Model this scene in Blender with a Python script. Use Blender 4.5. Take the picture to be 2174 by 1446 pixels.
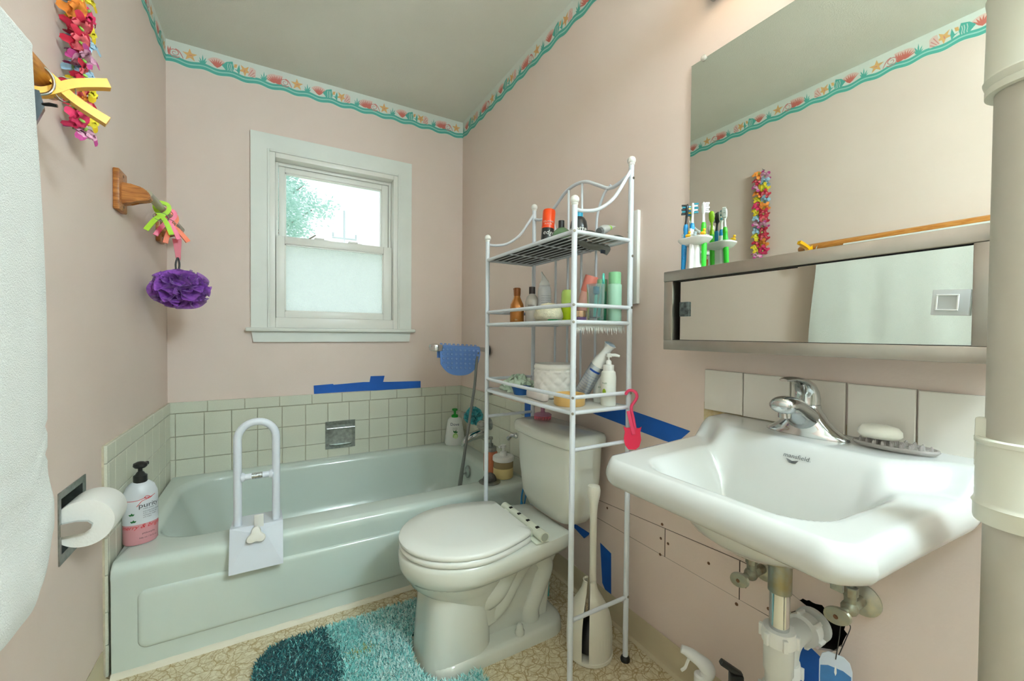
import bpy, bmesh, math, random
from math import sin, cos, pi, radians, atan2, sqrt
from mathutils import Vector, Matrix
random.seed(7)
SC = bpy.context.scene
COL = SC.collection
for o in list(bpy.data.objects): bpy.data.objects.remove(o)

# ---------------------------------------------------------------- camera, sky, exposure
XL, XR, YB, YF, ZC, H = -0.451, 1.073, 2.537, -0.85, 2.44, 1.0513
def cam_axes(yaw, pitch, roll):
    f = Vector((sin(yaw)*cos(pitch), cos(yaw)*cos(pitch), sin(pitch)))
    r = Vector((cos(yaw), -sin(yaw), 0)); u = r.cross(f)
    return r*cos(roll)+u*sin(roll), u*cos(roll)-r*sin(roll), f
_r, _u, _f = cam_axes(radians(29.9277), radians(-0.94902), radians(0.46803))
cd = bpy.data.cameras.new('camera'); cam = bpy.data.objects.new('camera', cd); COL.objects.link(cam)
cd.sensor_width = 36; cd.lens = 36*872.12/2174; cd.clip_start = .02; cd.clip_end = 300
cam.matrix_world = Matrix(((_r.x, _u.x, -_f.x, 0), (_r.y, _u.y, -_f.y, 0), (_r.z, _u.z, -_f.z, H), (0, 0, 0, 1)))
SC.camera = cam
SC.view_settings.view_transform = 'Standard'; SC.view_settings.look = 'None'
SC.view_settings.gamma = 1; SC.view_settings.use_curve_mapping = False
SC.view_settings.exposure = 0.8

W = bpy.data.worlds.new('sky'); SC.world = W; W.use_nodes = True
nt = W.node_tree; nt.nodes.clear()
out = nt.nodes.new('ShaderNodeOutputWorld'); bg = nt.nodes.new('ShaderNodeBackground')
tc = nt.nodes.new('ShaderNodeTexCoord'); nz = nt.nodes.new('ShaderNodeTexNoise')
nz.inputs['Scale'].default_value = 3.2; nz.inputs['Detail'].default_value = 5
rp = nt.nodes.new('ShaderNodeValToRGB')
rp.color_ramp.elements[0].position = .42; rp.color_ramp.elements[0].color = (.78, .92, 1.0, 1)
rp.color_ramp.elements[1].position = .56; rp.color_ramp.elements[1].color = (1, 1, 1, 1)
nt.links.new(tc.outputs['Generated'], nz.inputs['Vector']); nt.links.new(nz.outputs['Fac'], rp.inputs['Fac'])
nt.links.new(rp.outputs['Color'], bg.inputs['Color']); bg.inputs['Strength'].default_value = 0.88
nt.links.new(bg.outputs[0], out.inputs[0])

FILL_LAMP, VANITY = 67.0, 5.0      # radiance of the added fill globe and of the vanity bulbs

# ---------------------------------------------------------------- helpers
def lin(c): return tuple(((v/255)/12.92 if v/255 <= .04045 else ((v/255+.055)/1.055)**2.4) for v in c)
MATS = {}
def M(name, rgb, rough=.5, metal=0., spec=.5, bump=0., bs=80., var=0., vs=12., rgb2=None, sss=0., coat=0., emit=0., sheen=0.):
    if name in MATS: return MATS[name]
    m = bpy.data.materials.new(name); m.use_nodes = True; t = m.node_tree; b = t.nodes['Principled BSDF']
    c = (*lin(rgb), 1); b.inputs['Base Color'].default_value = c
    b.inputs['Roughness'].default_value = rough; b.inputs['Metallic'].default_value = metal
    b.inputs['Specular IOR Level'].default_value = spec
    if coat: b.inputs['Coat Weight'].default_value = coat; b.inputs['Coat Roughness'].default_value = .08
    if sss:
        b.inputs['Subsurface Weight'].default_value = sss; b.inputs['Subsurface Radius'].default_value = (.01, .01, .01)
    if sheen: b.inputs['Sheen Weight'].default_value = sheen
    if emit: b.inputs['Emission Color'].default_value = c; b.inputs['Emission Strength'].default_value = emit
    co = None
    if bump or var or rgb2:
        co = t.nodes.new('ShaderNodeTexCoord')
    if var or rgb2:
        n = t.nodes.new('ShaderNodeTexNoise'); n.inputs['Scale'].default_value = vs; n.inputs['Detail'].default_value = 6
        r = t.nodes.new('ShaderNodeValToRGB'); r.color_ramp.elements[0].position = .35; r.color_ramp.elements[1].position = .68
        r.color_ramp.elements[0].color = c if rgb2 else (*[v*(1-var) for v in c[:3]], 1)
        r.color_ramp.elements[1].color = (*lin(rgb2), 1) if rgb2 else (*[min(1, v*(1+var)) for v in c[:3]], 1)
        t.links.new(co.outputs['Object'], n.inputs['Vector']); t.links.new(n.outputs['Fac'], r.inputs['Fac'])
        t.links.new(r.outputs['Color'], b.inputs['Base Color'])
    if bump:
        n2 = t.nodes.new('ShaderNodeTexNoise'); n2.inputs['Scale'].default_value = bs; n2.inputs['Detail'].default_value = 4
        bp = t.nodes.new('ShaderNodeBump'); bp.inputs['Strength'].default_value = bump; bp.inputs['Distance'].default_value = .003
        t.links.new(co.outputs['Object'], n2.inputs['Vector']); t.links.new(n2.outputs['Fac'], bp.inputs['Height'])
        t.links.new(bp.outputs['Normal'], b.inputs['Normal'])
    MATS[name] = m; return m
def clear(name, rgb, tint=.25, gloss=.12, rough=.05):
    """thin clear plastic or glass: transparent + gloss + a share of tinted body"""
    if name in MATS: return MATS[name]
    m = bpy.data.materials.new(name); m.use_nodes = True; t = m.node_tree; t.nodes.clear()
    o = t.nodes.new('ShaderNodeOutputMaterial'); tr = t.nodes.new('ShaderNodeBsdfTransparent'); g = t.nodes.new('ShaderNodeBsdfGlossy')
    d = t.nodes.new('ShaderNodeBsdfDiffuse'); m1 = t.nodes.new('ShaderNodeMixShader'); m2 = t.nodes.new('ShaderNodeMixShader'); lw = t.nodes.new('ShaderNodeLayerWeight')
    c = (*lin(rgb), 1); tr.inputs[0].default_value = tuple(v*.5+.5 for v in c); d.inputs[0].default_value = c; g.inputs['Roughness'].default_value = rough
    m1.inputs[0].default_value = tint; t.links.new(tr.outputs[0], m1.inputs[1]); t.links.new(d.outputs[0], m1.inputs[2])
    lw.inputs['Blend'].default_value = gloss; t.links.new(lw.outputs['Facing'], m2.inputs[0])
    t.links.new(m1.outputs[0], m2.inputs[1]); t.links.new(g.outputs[0], m2.inputs[2]); t.links.new(m2.outputs[0], o.inputs[0])
    MATS[name] = m; return m

I4 = Matrix.Identity(4)
def T(x, y, z): return Matrix.Translation((x, y, z))
def Rz(a): return Matrix.Rotation(a, 4, 'Z')
def Rx(a): return Matrix.Rotation(a, 4, 'X')
def Ry(a): return Matrix.Rotation(a, 4, 'Y')
def frame(o, x, y, z):
    x, y, z = Vector(x), Vector(y), Vector(z)
    return Matrix(((x.x, y.x, z.x, o[0]), (x.y, y.y, z.y, o[1]), (x.z, y.z, z.z, o[2]), (0, 0, 0, 1)))
def aim(o, d):
    """frame whose z axis points along d"""
    z = Vector(d).normalized(); a = Vector((0, 0, 1)) if abs(z.z) < .9 else Vector((1, 0, 0))
    x = a.cross(z).normalized(); return frame(o, x, z.cross(x), z)
def B(): return bmesh.new()
def _setmi(fs, mi):
    for f in fs: f.material_index = mi
def box(bm, a, b, bev=0., m=I4, mi=0, seg=2):
    r = bmesh.ops.create_cube(bm, size=1); vs = r['verts']
    c = [(a[i]+b[i])/2 for i in range(3)]; s = [abs(b[i]-a[i]) for i in range(3)]
    for v in vs: v.co = Vector((c[0]+v.co.x*s[0], c[1]+v.co.y*s[1], c[2]+v.co.z*s[2]))
    fs = {f for v in vs for f in v.link_faces}
    if bev:
        es = list({e for f in fs for e in f.edges})
        r2 = bmesh.ops.bevel(bm, geom=es, offset=bev, segments=seg, affect='EDGES', profile=.5)
        fs = set(r2['faces']) | {f for f in fs if f.is_valid}
        vs = list({v for f in fs for v in f.verts})
    for v in vs: v.co = m @ v.co
    _setmi(fs, mi)
def loft(bm, loops, cap0=True, cap1=True, mi=0, closed=True, m=I4):
    L = [[bm.verts.new(m @ Vector(p)) for p in lp] for lp in loops]; n = len(L[0]); fs = []
    for a, b in zip(L, L[1:]):
        for i in range(n if closed else n-1):
            j = (i+1) % n
            try: fs.append(bm.faces.new((a[i], a[j], b[j], b[i])))
            except ValueError: pass
    if cap0: fs.append(bm.faces.new(L[0][::-1]))
    if cap1: fs.append(bm.faces.new(L[-1]))
    _setmi(fs, mi); return L
def tube(bm, pts, r, n=10, closed=False, mi=0, m=I4, flat=1.):
    P = [Vector(p) for p in pts]; k = len(P); rr = r if isinstance(r, (list, tuple)) else [r]*k
    tg = []
    for i in range(k):
        a = P[(i-1) % k] if closed else P[max(i-1, 0)]; b = P[(i+1) % k] if closed else P[min(i+1, k-1)]
        tg.append((b-a).normalized())
    ref = Vector((0, 0, 1)) if abs(tg[0].z) < .9 else Vector((1, 0, 0))
    x = (ref-tg[0]*ref.dot(tg[0])).normalized(); loops = []
    for i in range(k):
        x = (x-tg[i]*x.dot(tg[i])).normalized(); y = tg[i].cross(x)
        loops.append([P[i]+(x*cos(2*pi*j/n)+y*sin(2*pi*j/n)*flat)*rr[i] for j in range(n)])
    if closed: loops.append(loops[0]); loft(bm, loops, False, False, mi, True, m)
    else: loft(bm, loops, True, True, mi, True, m)
def lathe(bm, prof, n=24, m=I4, sx=1., sy=1., mi=0, a0=0., a1=2*pi):
    full = abs(a1-a0-2*pi) < 1e-6; k = n if full else n+1; loops = []
    for r, z in prof: loops.append([(max(r, 1e-5)*sx*cos(a0+(a1-a0)*j/n), max(r, 1e-5)*sy*sin(a0+(a1-a0)*j/n), z) for j in range(k)])
    loft(bm, loops, full and prof[0][0] > 1e-4, full and prof[-1][0] > 1e-4, mi, full, m)
def ball(bm, c, r, n=14, sc=(1, 1, 1), mi=0, m=I4):
    lathe(bm, [(r*sin(pi*i/(n//2)), -r*cos(pi*i/(n//2))) for i in range(n//2+1)], n, m @ T(*c) @ Matrix.Diagonal((*sc, 1)), mi=mi)
def prism(bm, poly, h, m=I4, mi=0, h0=0.):
    loft(bm, [[(x, y, h0) for x, y in poly], [(x, y, h) for x, y in poly]], True, True, mi, True, m)
def face(bm, pts, mi=0):
    f = bm.faces.new([bm.verts.new(Vector(p)) for p in pts]); f.material_index = mi; return f
def rrect(x0, x1, y0, y1, r, k=6, s=8):
    """rounded rectangle, fixed number of points so that loops can be lofted"""
    p = []
    cs = [((x1-r, y1-r), 0), ((x0+r, y1-r), pi/2), ((x0+r, y0+r), pi), ((x1-r, y0+r), 1.5*pi)]
    arcs = [[(c[0]+r*cos(a+pi/2*i/k), c[1]+r*sin(a+pi/2*i/k)) for i in range(k+1)] for c, a in cs]
    for i in range(4):
        p += arcs[i]; a, b = arcs[i][-1], arcs[(i+1) % 4][0]
        p += [(a[0]+(b[0]-a[0])*t/s, a[1]+(b[1]-a[1])*t/s) for t in range(1, s)]
    return p
def ell(cx, cy, rx, ry, n=48, z=None):
    return [(cx+rx*cos(2*pi*i/n), cy+ry*sin(2*pi*i/n)) + (() if z is None else (z,)) for i in range(n)]
def spline(pts, n=8):
    P = [Vector(p) for p in pts]; Q = [P[0]*2-P[1]]+P+[P[-1]*2-P[-2]]; o = []
    for i in range(1, len(Q)-2):
        a, b, c, d = Q[i-1:i+3]
        for k in range(n):
            t = k/n; o.append(.5*((2*b)+(c-a)*t+(2*a-5*b+4*c-d)*t*t+(3*b-a-3*c+d)*t**3))
    return o+[P[-1]]
WLOC = {}
def obj(name, bm, mats, parent=None, ang=38, recalc=True):
    if recalc: bmesh.ops.recalc_face_normals(bm, faces=bm.faces[:])
    me = bpy.data.meshes.new(name); bm.to_mesh(me); bm.free()
    for mm in (mats if isinstance(mats, (list, tuple)) else [mats]): me.materials.append(mm)
    for p in me.polygons: p.use_smooth = True
    me.set_sharp_from_angle(angle=radians(ang))
    o = bpy.data.objects.new(name, me); COL.objects.link(o)
    if parent is not None:
        off = WLOC.get(parent, Vector()); me.transform(Matrix.Translation(-off)); o.parent = parent; WLOC[o] = off
    else:
        xs = [v.co for v in me.vertices]
        c = Vector(((min(v.x for v in xs)+max(v.x for v in xs))/2, (min(v.y for v in xs)+max(v.y for v in xs))/2, min(v.z for v in xs)))
        me.transform(Matrix.Translation(-c)); o.location = c; WLOC[o] = c
    return o
def thing(name, label, cat, loc=(0, 0, 0), group=None):
    o = bpy.data.objects.new(name, None); COL.objects.link(o); o.empty_display_size = .05
    o.location = loc; WLOC[o] = Vector(loc); o['label'] = label; o['category'] = cat
    if group: o['group'] = group
    return o
def tag(o, label, cat, group=None):
    o['label'] = label; o['category'] = cat
    if group: o['group'] = group
    return o
def struct(o, label=None):
    o['kind'] = 'structure'
    if label: o['label'] = label
    return o
def copyto(src, parent, loc=(0, 0, 0), rot=None, mw=None):
    c = src.copy(); COL.objects.link(c); c.parent = parent; off = WLOC.get(parent, Vector())
    if mw is not None: c.matrix_local = Matrix.Translation(-off) @ mw
    else: c.location = Vector(loc)-off
    if rot: c.rotation_euler = rot
    return c
def text(parent, s, size, mat, mapf, name='lettering', align='CENTER', shear=0., ext=0.):
    cu = bpy.data.curves.new('t', 'FONT'); cu.body = s; cu.size = size; cu.align_x = align; cu.shear = shear; cu.resolution_u = 3; cu.offset = ext
    to = bpy.data.objects.new('t', cu); COL.objects.link(to); dg = bpy.context.evaluated_depsgraph_get(); dg.update()
    me = bpy.data.meshes.new_from_object(to.evaluated_get(dg)); bpy.data.objects.remove(to); bpy.data.curves.remove(cu)
    bm = B(); bm.from_mesh(me); bpy.data.meshes.remove(me)
    for v in bm.verts: v.co = mapf(v.co.x, v.co.y)
    return obj(name, bm, mat, parent, recalc=False)
def cyl(c, r, a0, z0, tilt=None, ry=None):
    def f(u, v):
        a = a0+u/r; p = Vector((c[0]+(r+.0006)*cos(a), c[1]+((ry or r)+.0006)*sin(a), z0+v)); return tilt @ p if tilt else p
    return f
def flatmap(m): return lambda u, v: m @ Vector((u, v, 0))
CAMA = lambda x, y: atan2(-y, -x)         # compass angle from a spot towards the middle of the room's door end

# ---------------------------------------------------------------- materials
def wallmat(name, rgb, rgb2, bump, bs, rough=.55, vs=3.):
    return M(name, rgb, rough=rough, bump=bump, bs=bs, rgb2=rgb2, vs=vs, spec=.3)
m_wall = wallmat('pink_wall_paint', (229, 210, 198), (232, 214, 203), .12, 160)
m_wall_l = m_wall
m_ceil = wallmat('ceiling_paint', (232, 232, 220), (236, 236, 225), .5, 190, rough=.8)
m_white = M('window_paint', (232, 236, 228), rough=.4, var=.03, vs=5)
m_vinyl = M('sash_vinyl', (238, 238, 230), rough=.35)
m_tile = M('speckled_tile', (221, 222, 205), rough=.22, rgb2=(208, 210, 190), vs=420, spec=.4)
m_grout = M('grout', (196, 186, 160), rough=.9, var=.15, vs=30)
m_tub = M('mint_enamel', (208, 220, 211), rough=.14, spec=.5, coat=.3)
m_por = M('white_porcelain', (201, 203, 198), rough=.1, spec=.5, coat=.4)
m_por2 = M('ivory_porcelain', (216, 218, 206), rough=.12, spec=.5, coat=.4)
m_seat = M('seat_plastic', (228, 229, 220), rough=.22)
m_rack = M('white_enamel_tube', (222, 228, 234), rough=.28)
m_chrome = M('chrome', (205, 208, 208), rough=.12, metal=1)
m_dull = M('worn_chrome', (160, 166, 162), rough=.35, metal=1, var=.2, vs=60)
m_steel = M('brushed_steel', (178, 172, 162), rough=.34, metal=1, var=.12, vs=9)
m_mirror = M('mirror_silver', (226, 230, 222), rough=.01, metal=1)
m_edge = M('mirror_edge', (70, 90, 80), rough=.3)
m_black = M('black_plastic', (28, 30, 30), rough=.35)
m_dark = M('dark_gap', (18, 16, 14), rough=.9)
m_tape = M('blue_painter_tape', (14, 92, 186), rough=.65, bump=.25, bs=70, var=.06)
m_oak = None
def woodmat(name, a, b, sc):
    m = bpy.data.materials.new(name); m.use_nodes = True; t = m.node_tree; bs = t.nodes['Principled BSDF']; bs.inputs['Roughness'].default_value = .38
    co = t.nodes.new('ShaderNodeTexCoord'); mp = t.nodes.new('ShaderNodeMapping'); mp.inputs['Scale'].default_value = sc
    n = t.nodes.new('ShaderNodeTexNoise'); n.inputs['Scale'].default_value = 9; n.inputs['Detail'].default_value = 7; n.inputs['Distortion'].default_value = .6
    r = t.nodes.new('ShaderNodeValToRGB'); r.color_ramp.elements[0].color = (*lin(a), 1); r.color_ramp.elements[1].color = (*lin(b), 1)
    r.color_ramp.elements[0].position = .36; r.color_ramp.elements[1].position = .62
    t.links.new(co.outputs['Object'], mp.inputs[0]); t.links.new(mp.outputs[0], n.inputs['Vector']); t.links.new(n.outputs['Fac'], r.inputs[0]); t.links.new(r.outputs[0], bs.inputs['Base Color'])
    return m
m_oak = woodmat('oak_wood', (146, 84, 30), (190, 124, 58), (2, 14, 14))
m_oakbar = woodmat('oak_bar', (178, 108, 40), (208, 146, 74), (16, 2, 16))
m_pinkp = M('pink_plastic', (236, 70, 110), rough=.35)
m_plw = M('white_plastic', (232, 232, 226), rough=.35)
m_base = M('vinyl_cove_base', (204, 190, 158), rough=.4, var=.05, vs=8)

def floormat():
    m = bpy.data.materials.new('crackle_vinyl'); m.use_nodes = True; t = m.node_tree; b = t.nodes['Principled BSDF']
    b.inputs['Roughness'].default_value = .32
    co = t.nodes.new('ShaderNodeTexCoord'); nz = t.nodes.new('ShaderNodeTexNoise'); nz.inputs['Scale'].default_value = 14; nz.inputs['Detail'].default_value = 3
    mx = t.nodes.new('ShaderNodeMix'); mx.data_type = 'VECTOR'; mx.inputs['Factor'].default_value = .055
    t.links.new(co.outputs['Object'], mx.inputs['A']); t.links.new(nz.outputs['Color'], mx.inputs['B']); t.links.new(co.outputs['Object'], nz.inputs['Vector'])
    prev = None; base = t.nodes.new('ShaderNodeTexNoise'); base.inputs['Scale'].default_value = 60; base.inputs['Detail'].default_value = 5
    rb = t.nodes.new('ShaderNodeValToRGB'); rb.color_ramp.elements[0].color = (*lin((212, 198, 162)), 1); rb.color_ramp.elements[1].color = (*lin((230, 220, 192)), 1)
    rb.color_ramp.elements[0].position = .38; rb.color_ramp.elements[1].position = .62
    t.links.new(co.outputs['Object'], base.inputs['Vector']); t.links.new(base.outputs['Fac'], rb.inputs[0]); prev = rb.outputs[0]
    for sc, w, st in ((30, .055, .8), (58, .05, .55), (17, .026, .7)):
        v = t.nodes.new('ShaderNodeTexVoronoi'); v.feature = 'DISTANCE_TO_EDGE'; v.inputs['Scale'].default_value = sc
        t.links.new(mx.outputs['Result'], v.inputs['Vector'])
        r = t.nodes.new('ShaderNodeMapRange'); r.inputs['From Min'].default_value = w*.35; r.inputs['From Max'].default_value = w; r.inputs['To Min'].default_value = st; r.inputs['To Max'].default_value = 0
        t.links.new(v.outputs['Distance'], r.inputs['Value'])
        mm = t.nodes.new('ShaderNodeMix'); mm.data_type = 'RGBA'; mm.inputs['B'].default_value = (*lin((172, 144, 92)), 1)
        t.links.new(r.outputs['Result'], mm.inputs['Factor']); t.links.new(prev, mm.inputs['A']); prev = mm.outputs['Result']
    t.links.new(prev, b.inputs['Base Color']); return m

# ---------------------------------------------------------------- room shell
bm = B(); box(bm, (XL-.1, YF-.1, -.1), (XR+.1, YB+.1, 0)); struct(obj('floor', bm, floormat()), 'beige crackle patterned vinyl floor')
bm = B(); box(bm, (XL-.1, YF-.1, ZC), (XR+.1, YB+.1, ZC+.1)); struct(obj('ceiling', bm, m_ceil), 'textured off white ceiling')
WX0, WX1, WZ0, WZ1 = -.036, .655, 1.053, 2.01              # window opening
bm = B()
for a, b in (((XL-.1, 0), (WX0, ZC)), ((WX1, 0), (XR+.1, ZC)), ((WX0, 0), (WX1, WZ0)), ((WX0, WZ1), (WX1, ZC))):
    box(bm, (a[0], YB, a[1]), (b[0], YB+.12, b[1]))
wall_back = struct(obj('wall_back', bm, m_wall), 'pink painted wall with the window')
TP = (1.388, 1.536, .497, .652)                           # recess for the paper holder
bm = B()
for a, b in (((YF-.1, 0), (TP[0], ZC)), ((TP[1], 0), (YB, ZC)), ((TP[0], 0), (TP[1], TP[2])), ((TP[0], TP[3]), (TP[1], ZC))):
    box(bm, (XL-.1, a[0], a[1]), (XL, b[0], b[1]))
wall_left = struct(obj('wall_left', bm, m_wall), 'pink painted wall with rails and towel')
HY, HZ = .452, .392                                       # ragged hole for the sink waste
hq = (.37, .53, .31, .47)
bm = B()
for a, b in (((YF-.1, 0), (hq[0], ZC)), ((hq[1], 0), (YB, ZC)), ((hq[0], 0), (hq[1], hq[2])), ((hq[0], hq[3]), (hq[1], ZC))):
    box(bm, (XR, a[0], a[1]), (XR+.1, b[0], b[1]))
n = 48; sq, ho, hi = [], [], []
for i in range(n):
    a = 2*pi*i/n; d = max(abs(cos(a)), abs(sin(a))); rr = .052+.004*sin(3*a)+random.uniform(-.003, .003)
    sq.append((XR, .45+.08*cos(a)/d, .39+.08*sin(a)/d)); ho.append((XR, HY+rr*cos(a), HZ+rr*sin(a))); hi.append((XR+.012, HY+rr*cos(a), HZ+rr*sin(a)))
loft(bm, [sq, ho, hi], False, False)
wall_right = struct(obj('wall_right', bm, m_wall), 'pink painted wall with mirror and sink')
bm = B(); loft(bm, [hi, [(XR+.085, y, z) for _, y, z in hi]], False, True); obj('hole_cavity', bm, m_dark, wall_right)
bm = B(); box(bm, (XL-.1, YF-.1, 0), (XR+.1, YF, ZC)); wall_front = struct(obj('wall_front', bm, m_white), 'unseen wall behind the viewer, whitened to bounce light')  # white instead of the room's pink, added to bounce light towards the tub
d1 = thing('door_1', '', '', (.2, YF, 0)); del d1['label']; del d1['category']; d1['kind'] = 'structure'; d1['label'] = 'white panel door'
bm = B(); box(bm, (-.2, YF, .005), (.56, YF+.035, 2.03), .003); obj('door_slab', bm, m_white, d1)
for a, b in ((-.29, -.2), (.56, .65)):
    bm = B(); box(bm, (a, YF, 0), (b, YF+.045, 2.03), .004); obj('door_casing', bm, m_white, d1)
bm = B(); box(bm, (-.29, YF, 2.03), (.65, YF+.045, 2.12), .004); obj('door_casing', bm, m_white, d1)
bm = B(); ball(bm, (-.14, YF+.075, .95), .028); tube(bm, [(-.14, YF+.03, .95), (-.14, YF+.06, .95)], .012); obj('door_knob', bm, m_chrome, d1)

# cove base
bm = B()
prof = [(0, .092), (.0025, .094), (.004, .088), (.0045, .02), (.008, .008), (.018, .001), (.018, 0), (0, 0)]
loft(bm, [[(XR-a, y, z) for a, z in prof] for y in (-.8, 1.652)]); struct(obj('baseboard_right', bm, m_base), 'tan vinyl cove base')
bm = B(); loft(bm, [[(XL+a, y, z) for a, z in prof] for y in (-.8, 1.655)]); struct(obj('baseboard_left', bm, m_base), 'tan vinyl cove base')

# ---------------------------------------------------------------- wall tiles round the tub and behind the sink
TILES = {}
def tile(parent, o, u, v, nrm, w, h, mat=m_tile, th=.007):
    k = (round(w, 3), round(h, 3), mat.name)
    if k not in TILES:
        bm = B(); c = .0016
        loft(bm, [[(-w/2, -h/2, 0), (w/2, -h/2, 0), (w/2, h/2, 0), (-w/2, h/2, 0)], [(-w/2, -h/2, th-c), (w/2, -h/2, th-c), (w/2, h/2, th-c), (-w/2, h/2, th-c)],
                  [(-w/2+c, -h/2+c, th), (w/2-c, -h/2+c, th), (w/2-c, h/2-c, th), (-w/2+c, h/2-c, th)]], False, True)
        ob = obj('tile', bm, mat, parent, ang=20); TILES[k] = ob; ob.data.transform(Matrix.Translation(WLOC[parent]))
    else:
        ob = TILES[k].copy(); COL.objects.link(ob); ob.parent = parent
    j = Matrix.Rotation(random.uniform(-.004, .004), 4, 'X') @ Matrix.Rotation(random.uniform(-.004, .004), 4, 'Y')
    ob.matrix_local = Matrix.Translation(-WLOC[parent]) @ frame(o, u, v, nrm) @ j
G = .0022
ROWS = [(.5375, .650), (.425, .5375), (.3125, .425)]
def tilefield(parent, s0, s1, mk, u, nrm, cols, trims, skip=None):
    for (a, b) in zip(cols, cols[1:]):
        for (z0, z1) in ROWS:
            if skip and skip(a, b, z0, z1): continue
            tile(parent, mk((a+b)/2, (z0+z1)/2), u, (0, 0, 1), nrm, b-a-G, z1-z0-G)
    for a, b in zip(trims, trims[1:]):
        tile(parent, mk((a+b)/2, .678), u, (0, 0, 1), nrm, b-a-G, .055-G)
def rng(a, step, end):
    o = [a]
    while o[-1]+step < end-.012: o.append(o[-1]+step)
    return o+[end]
bm = B(); box(bm, (XL, YB-.005, .30), (XR, YB, .7045)); obj('grout_bed', bm, m_grout, wall_back)
tilefield(wall_back, XL, XR, lambda s, z: (s, YB-.005, z), (1, 0, 0), (0, -1, 0), [XL+.008]+rng(-.421, .1128, XR-.008), [XL+.008]+rng(-.2948, .1564, XR-.008))
TE = 1.668
bm = B(); box(bm, (XL, TE, 0), (XL+.005, YB-.005, .7045)); obj('grout_bed', bm, m_grout, wall_left)
tilefield(wall_left, 0, 0, lambda s, z: (XL+.005, s, z), (0, 1, 0), (1, 0, 0), [TE, TE+.016]+rng(TE+.075, .1128, YB-.014), [TE]+rng(TE+.08, .1564, YB-.014))
for z0, z1 in ((.2, .3125), (.1, .2), (.002, .1)):
    tile(wall_left, (XL+.005, TE+.032, (z0+z1)/2), (0, 1, 0), (0, 0, 1), (1, 0, 0), .064, z1-z0-G)
bm = B(); box(bm, (XR-.005, TE, 0), (XR, YB-.005, .7045)); obj('grout_bed', bm, m_grout, wall_right)
tilefield(wall_right, 0, 0, lambda s, z: (XR-.005, s, z), (0, -1, 0), (-1, 0, 0), [TE, TE+.016]+rng(TE+.075, .1128, YB-.014), [TE]+rng(TE+.08, .1564, YB-.014))
m_wtile = M('white_glazed_tile', (232, 226, 214), rough=.15, spec=.5)
ys = [.744, .630, .5165, .405, .292, .179]
for i, (a, b) in enumerate(zip(ys, ys[1:])):
    tile(wall_right, (XR, (a+b)/2, .897-.001*i), (0, -1, 0), (0, 0, 1), (-1, 0, 0), a-b-(.004 if i in (0, 2, 3) else .0015), .113, m_wtile, .009)
bm = B(); box(bm, (XR-.0008, .18, .80), (XR, .748, .86)); obj('bare_patch', bm, M('old_adhesive', (206, 196, 160), rough=.8, rgb2=(188, 160, 110), vs=40), wall_right)

# cut drywall panels, screws
m_cut = M('cut_line', (66, 50, 38), rough=.9)
bm = B(); face(bm, [(XR-.0004, 1.60, .343), (XR-.0004, .555, .346), (XR-.0004, .47, .42), (XR-.0004, .56, .452), (XR-.0004, .64, .4525), (XR-.0004, 1.164, .4185), (XR-.0004, 1.60, .40)]); obj('panel_cut', bm, m_cut, wall_right)
def panel(pts):
    bm = B(); prism(bm, [(-p[0], p[1]) for p in pts], .0012, frame((XR-.0002, 0, 0), (0, -1, 0), (0, 0, 1), (-1, 0, 0))); obj('patch_panel', bm, m_wall, wall_right)
g = .0016
def zt(y): return .4185+(1.164-y)*(.4525-.4185)/(1.164-.64) if y < 1.164 else .4185-(y-1.164)*.0425
panel([(1.598, .343+2*g), (.877+g, .345+g), (.877+g, zt(.877)-g), (1.164, zt(1.164)-g), (1.598, zt(1.598)-g)])
panel([(.877-g, .345+g), (.635+g, .3455+g), (.635+g, zt(.64)-g), (.877-g, zt(.877)-g)])
panel([(.635-g, .3455+g), (.553, .346+1.5*g), (.473, .421), (.56, .4515-g), (.635-g, .4525-g)])
m_screw = M('rusty_screw', (128, 92, 66), rough=.6, metal=.4)
def screw(y, z):
    bm = B(); lathe(bm, [(.0045, 0), (.0042, .0012), (.0018, .0016), (.0016, .0006), (0, .0006)], 12, aim((XR-.0008, y, z), (-1, 0, 0))); obj('screw', bm, m_screw, wall_right)
for y, z in ((1.139, .404), (.889, .445), (.893, .398), (.865, .3935), (.895, .345), (.725, .40), (.637, .47), (.645, .40), (.62, .39), (.642, .33), (.56, .366), (.57, .31)): screw(y, z)

# ---------------------------------------------------------------- wallpaper border
PB = .4620
m_paper = M('border_paper', (220, 226, 216), rough=.6); m_teal = M('border_teal', (84, 176, 160), rough=.6); m_aqua = M('border_aqua', (160, 212, 200), rough=.6)
m_coral = M('border_coral', (206, 112, 98), rough=.6); m_rose = M('border_rose', (208, 134, 128), rough=.6); m_star = M('border_orange', (224, 176, 112), rough=.6); m_pale = M('border_blush', (226, 196, 184), rough=.6)
PALET = [m_paper, m_teal, m_aqua, m_coral, m_rose, m_star, m_pale]
def rib(pts, w0, w1):
    P = [Vector((x, y)) for x, y in pts]; a, b = [], []
    for i, p in enumerate(P):
        t = (P[min(i+1, len(P)-1)]-P[max(i-1, 0)]).normalized(); nn = Vector((-t.y, t.x)); w = w0+(w1-w0)*i/(len(P)-1)
        a.append(tuple(p+nn*w)); b.append(tuple(p-nn*w))
    return a+b[::-1]
def leaf(x, y, a, l, w):
    c, s = cos(a), sin(a); pts = [(0, 0), (.3*l, w), (.65*l, .8*w), (l, 0), (.65*l, -.8*w), (.3*l, -w)]
    return [(x+c*p-s*q, y+s*p+c*q) for p, q in pts]
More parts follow.
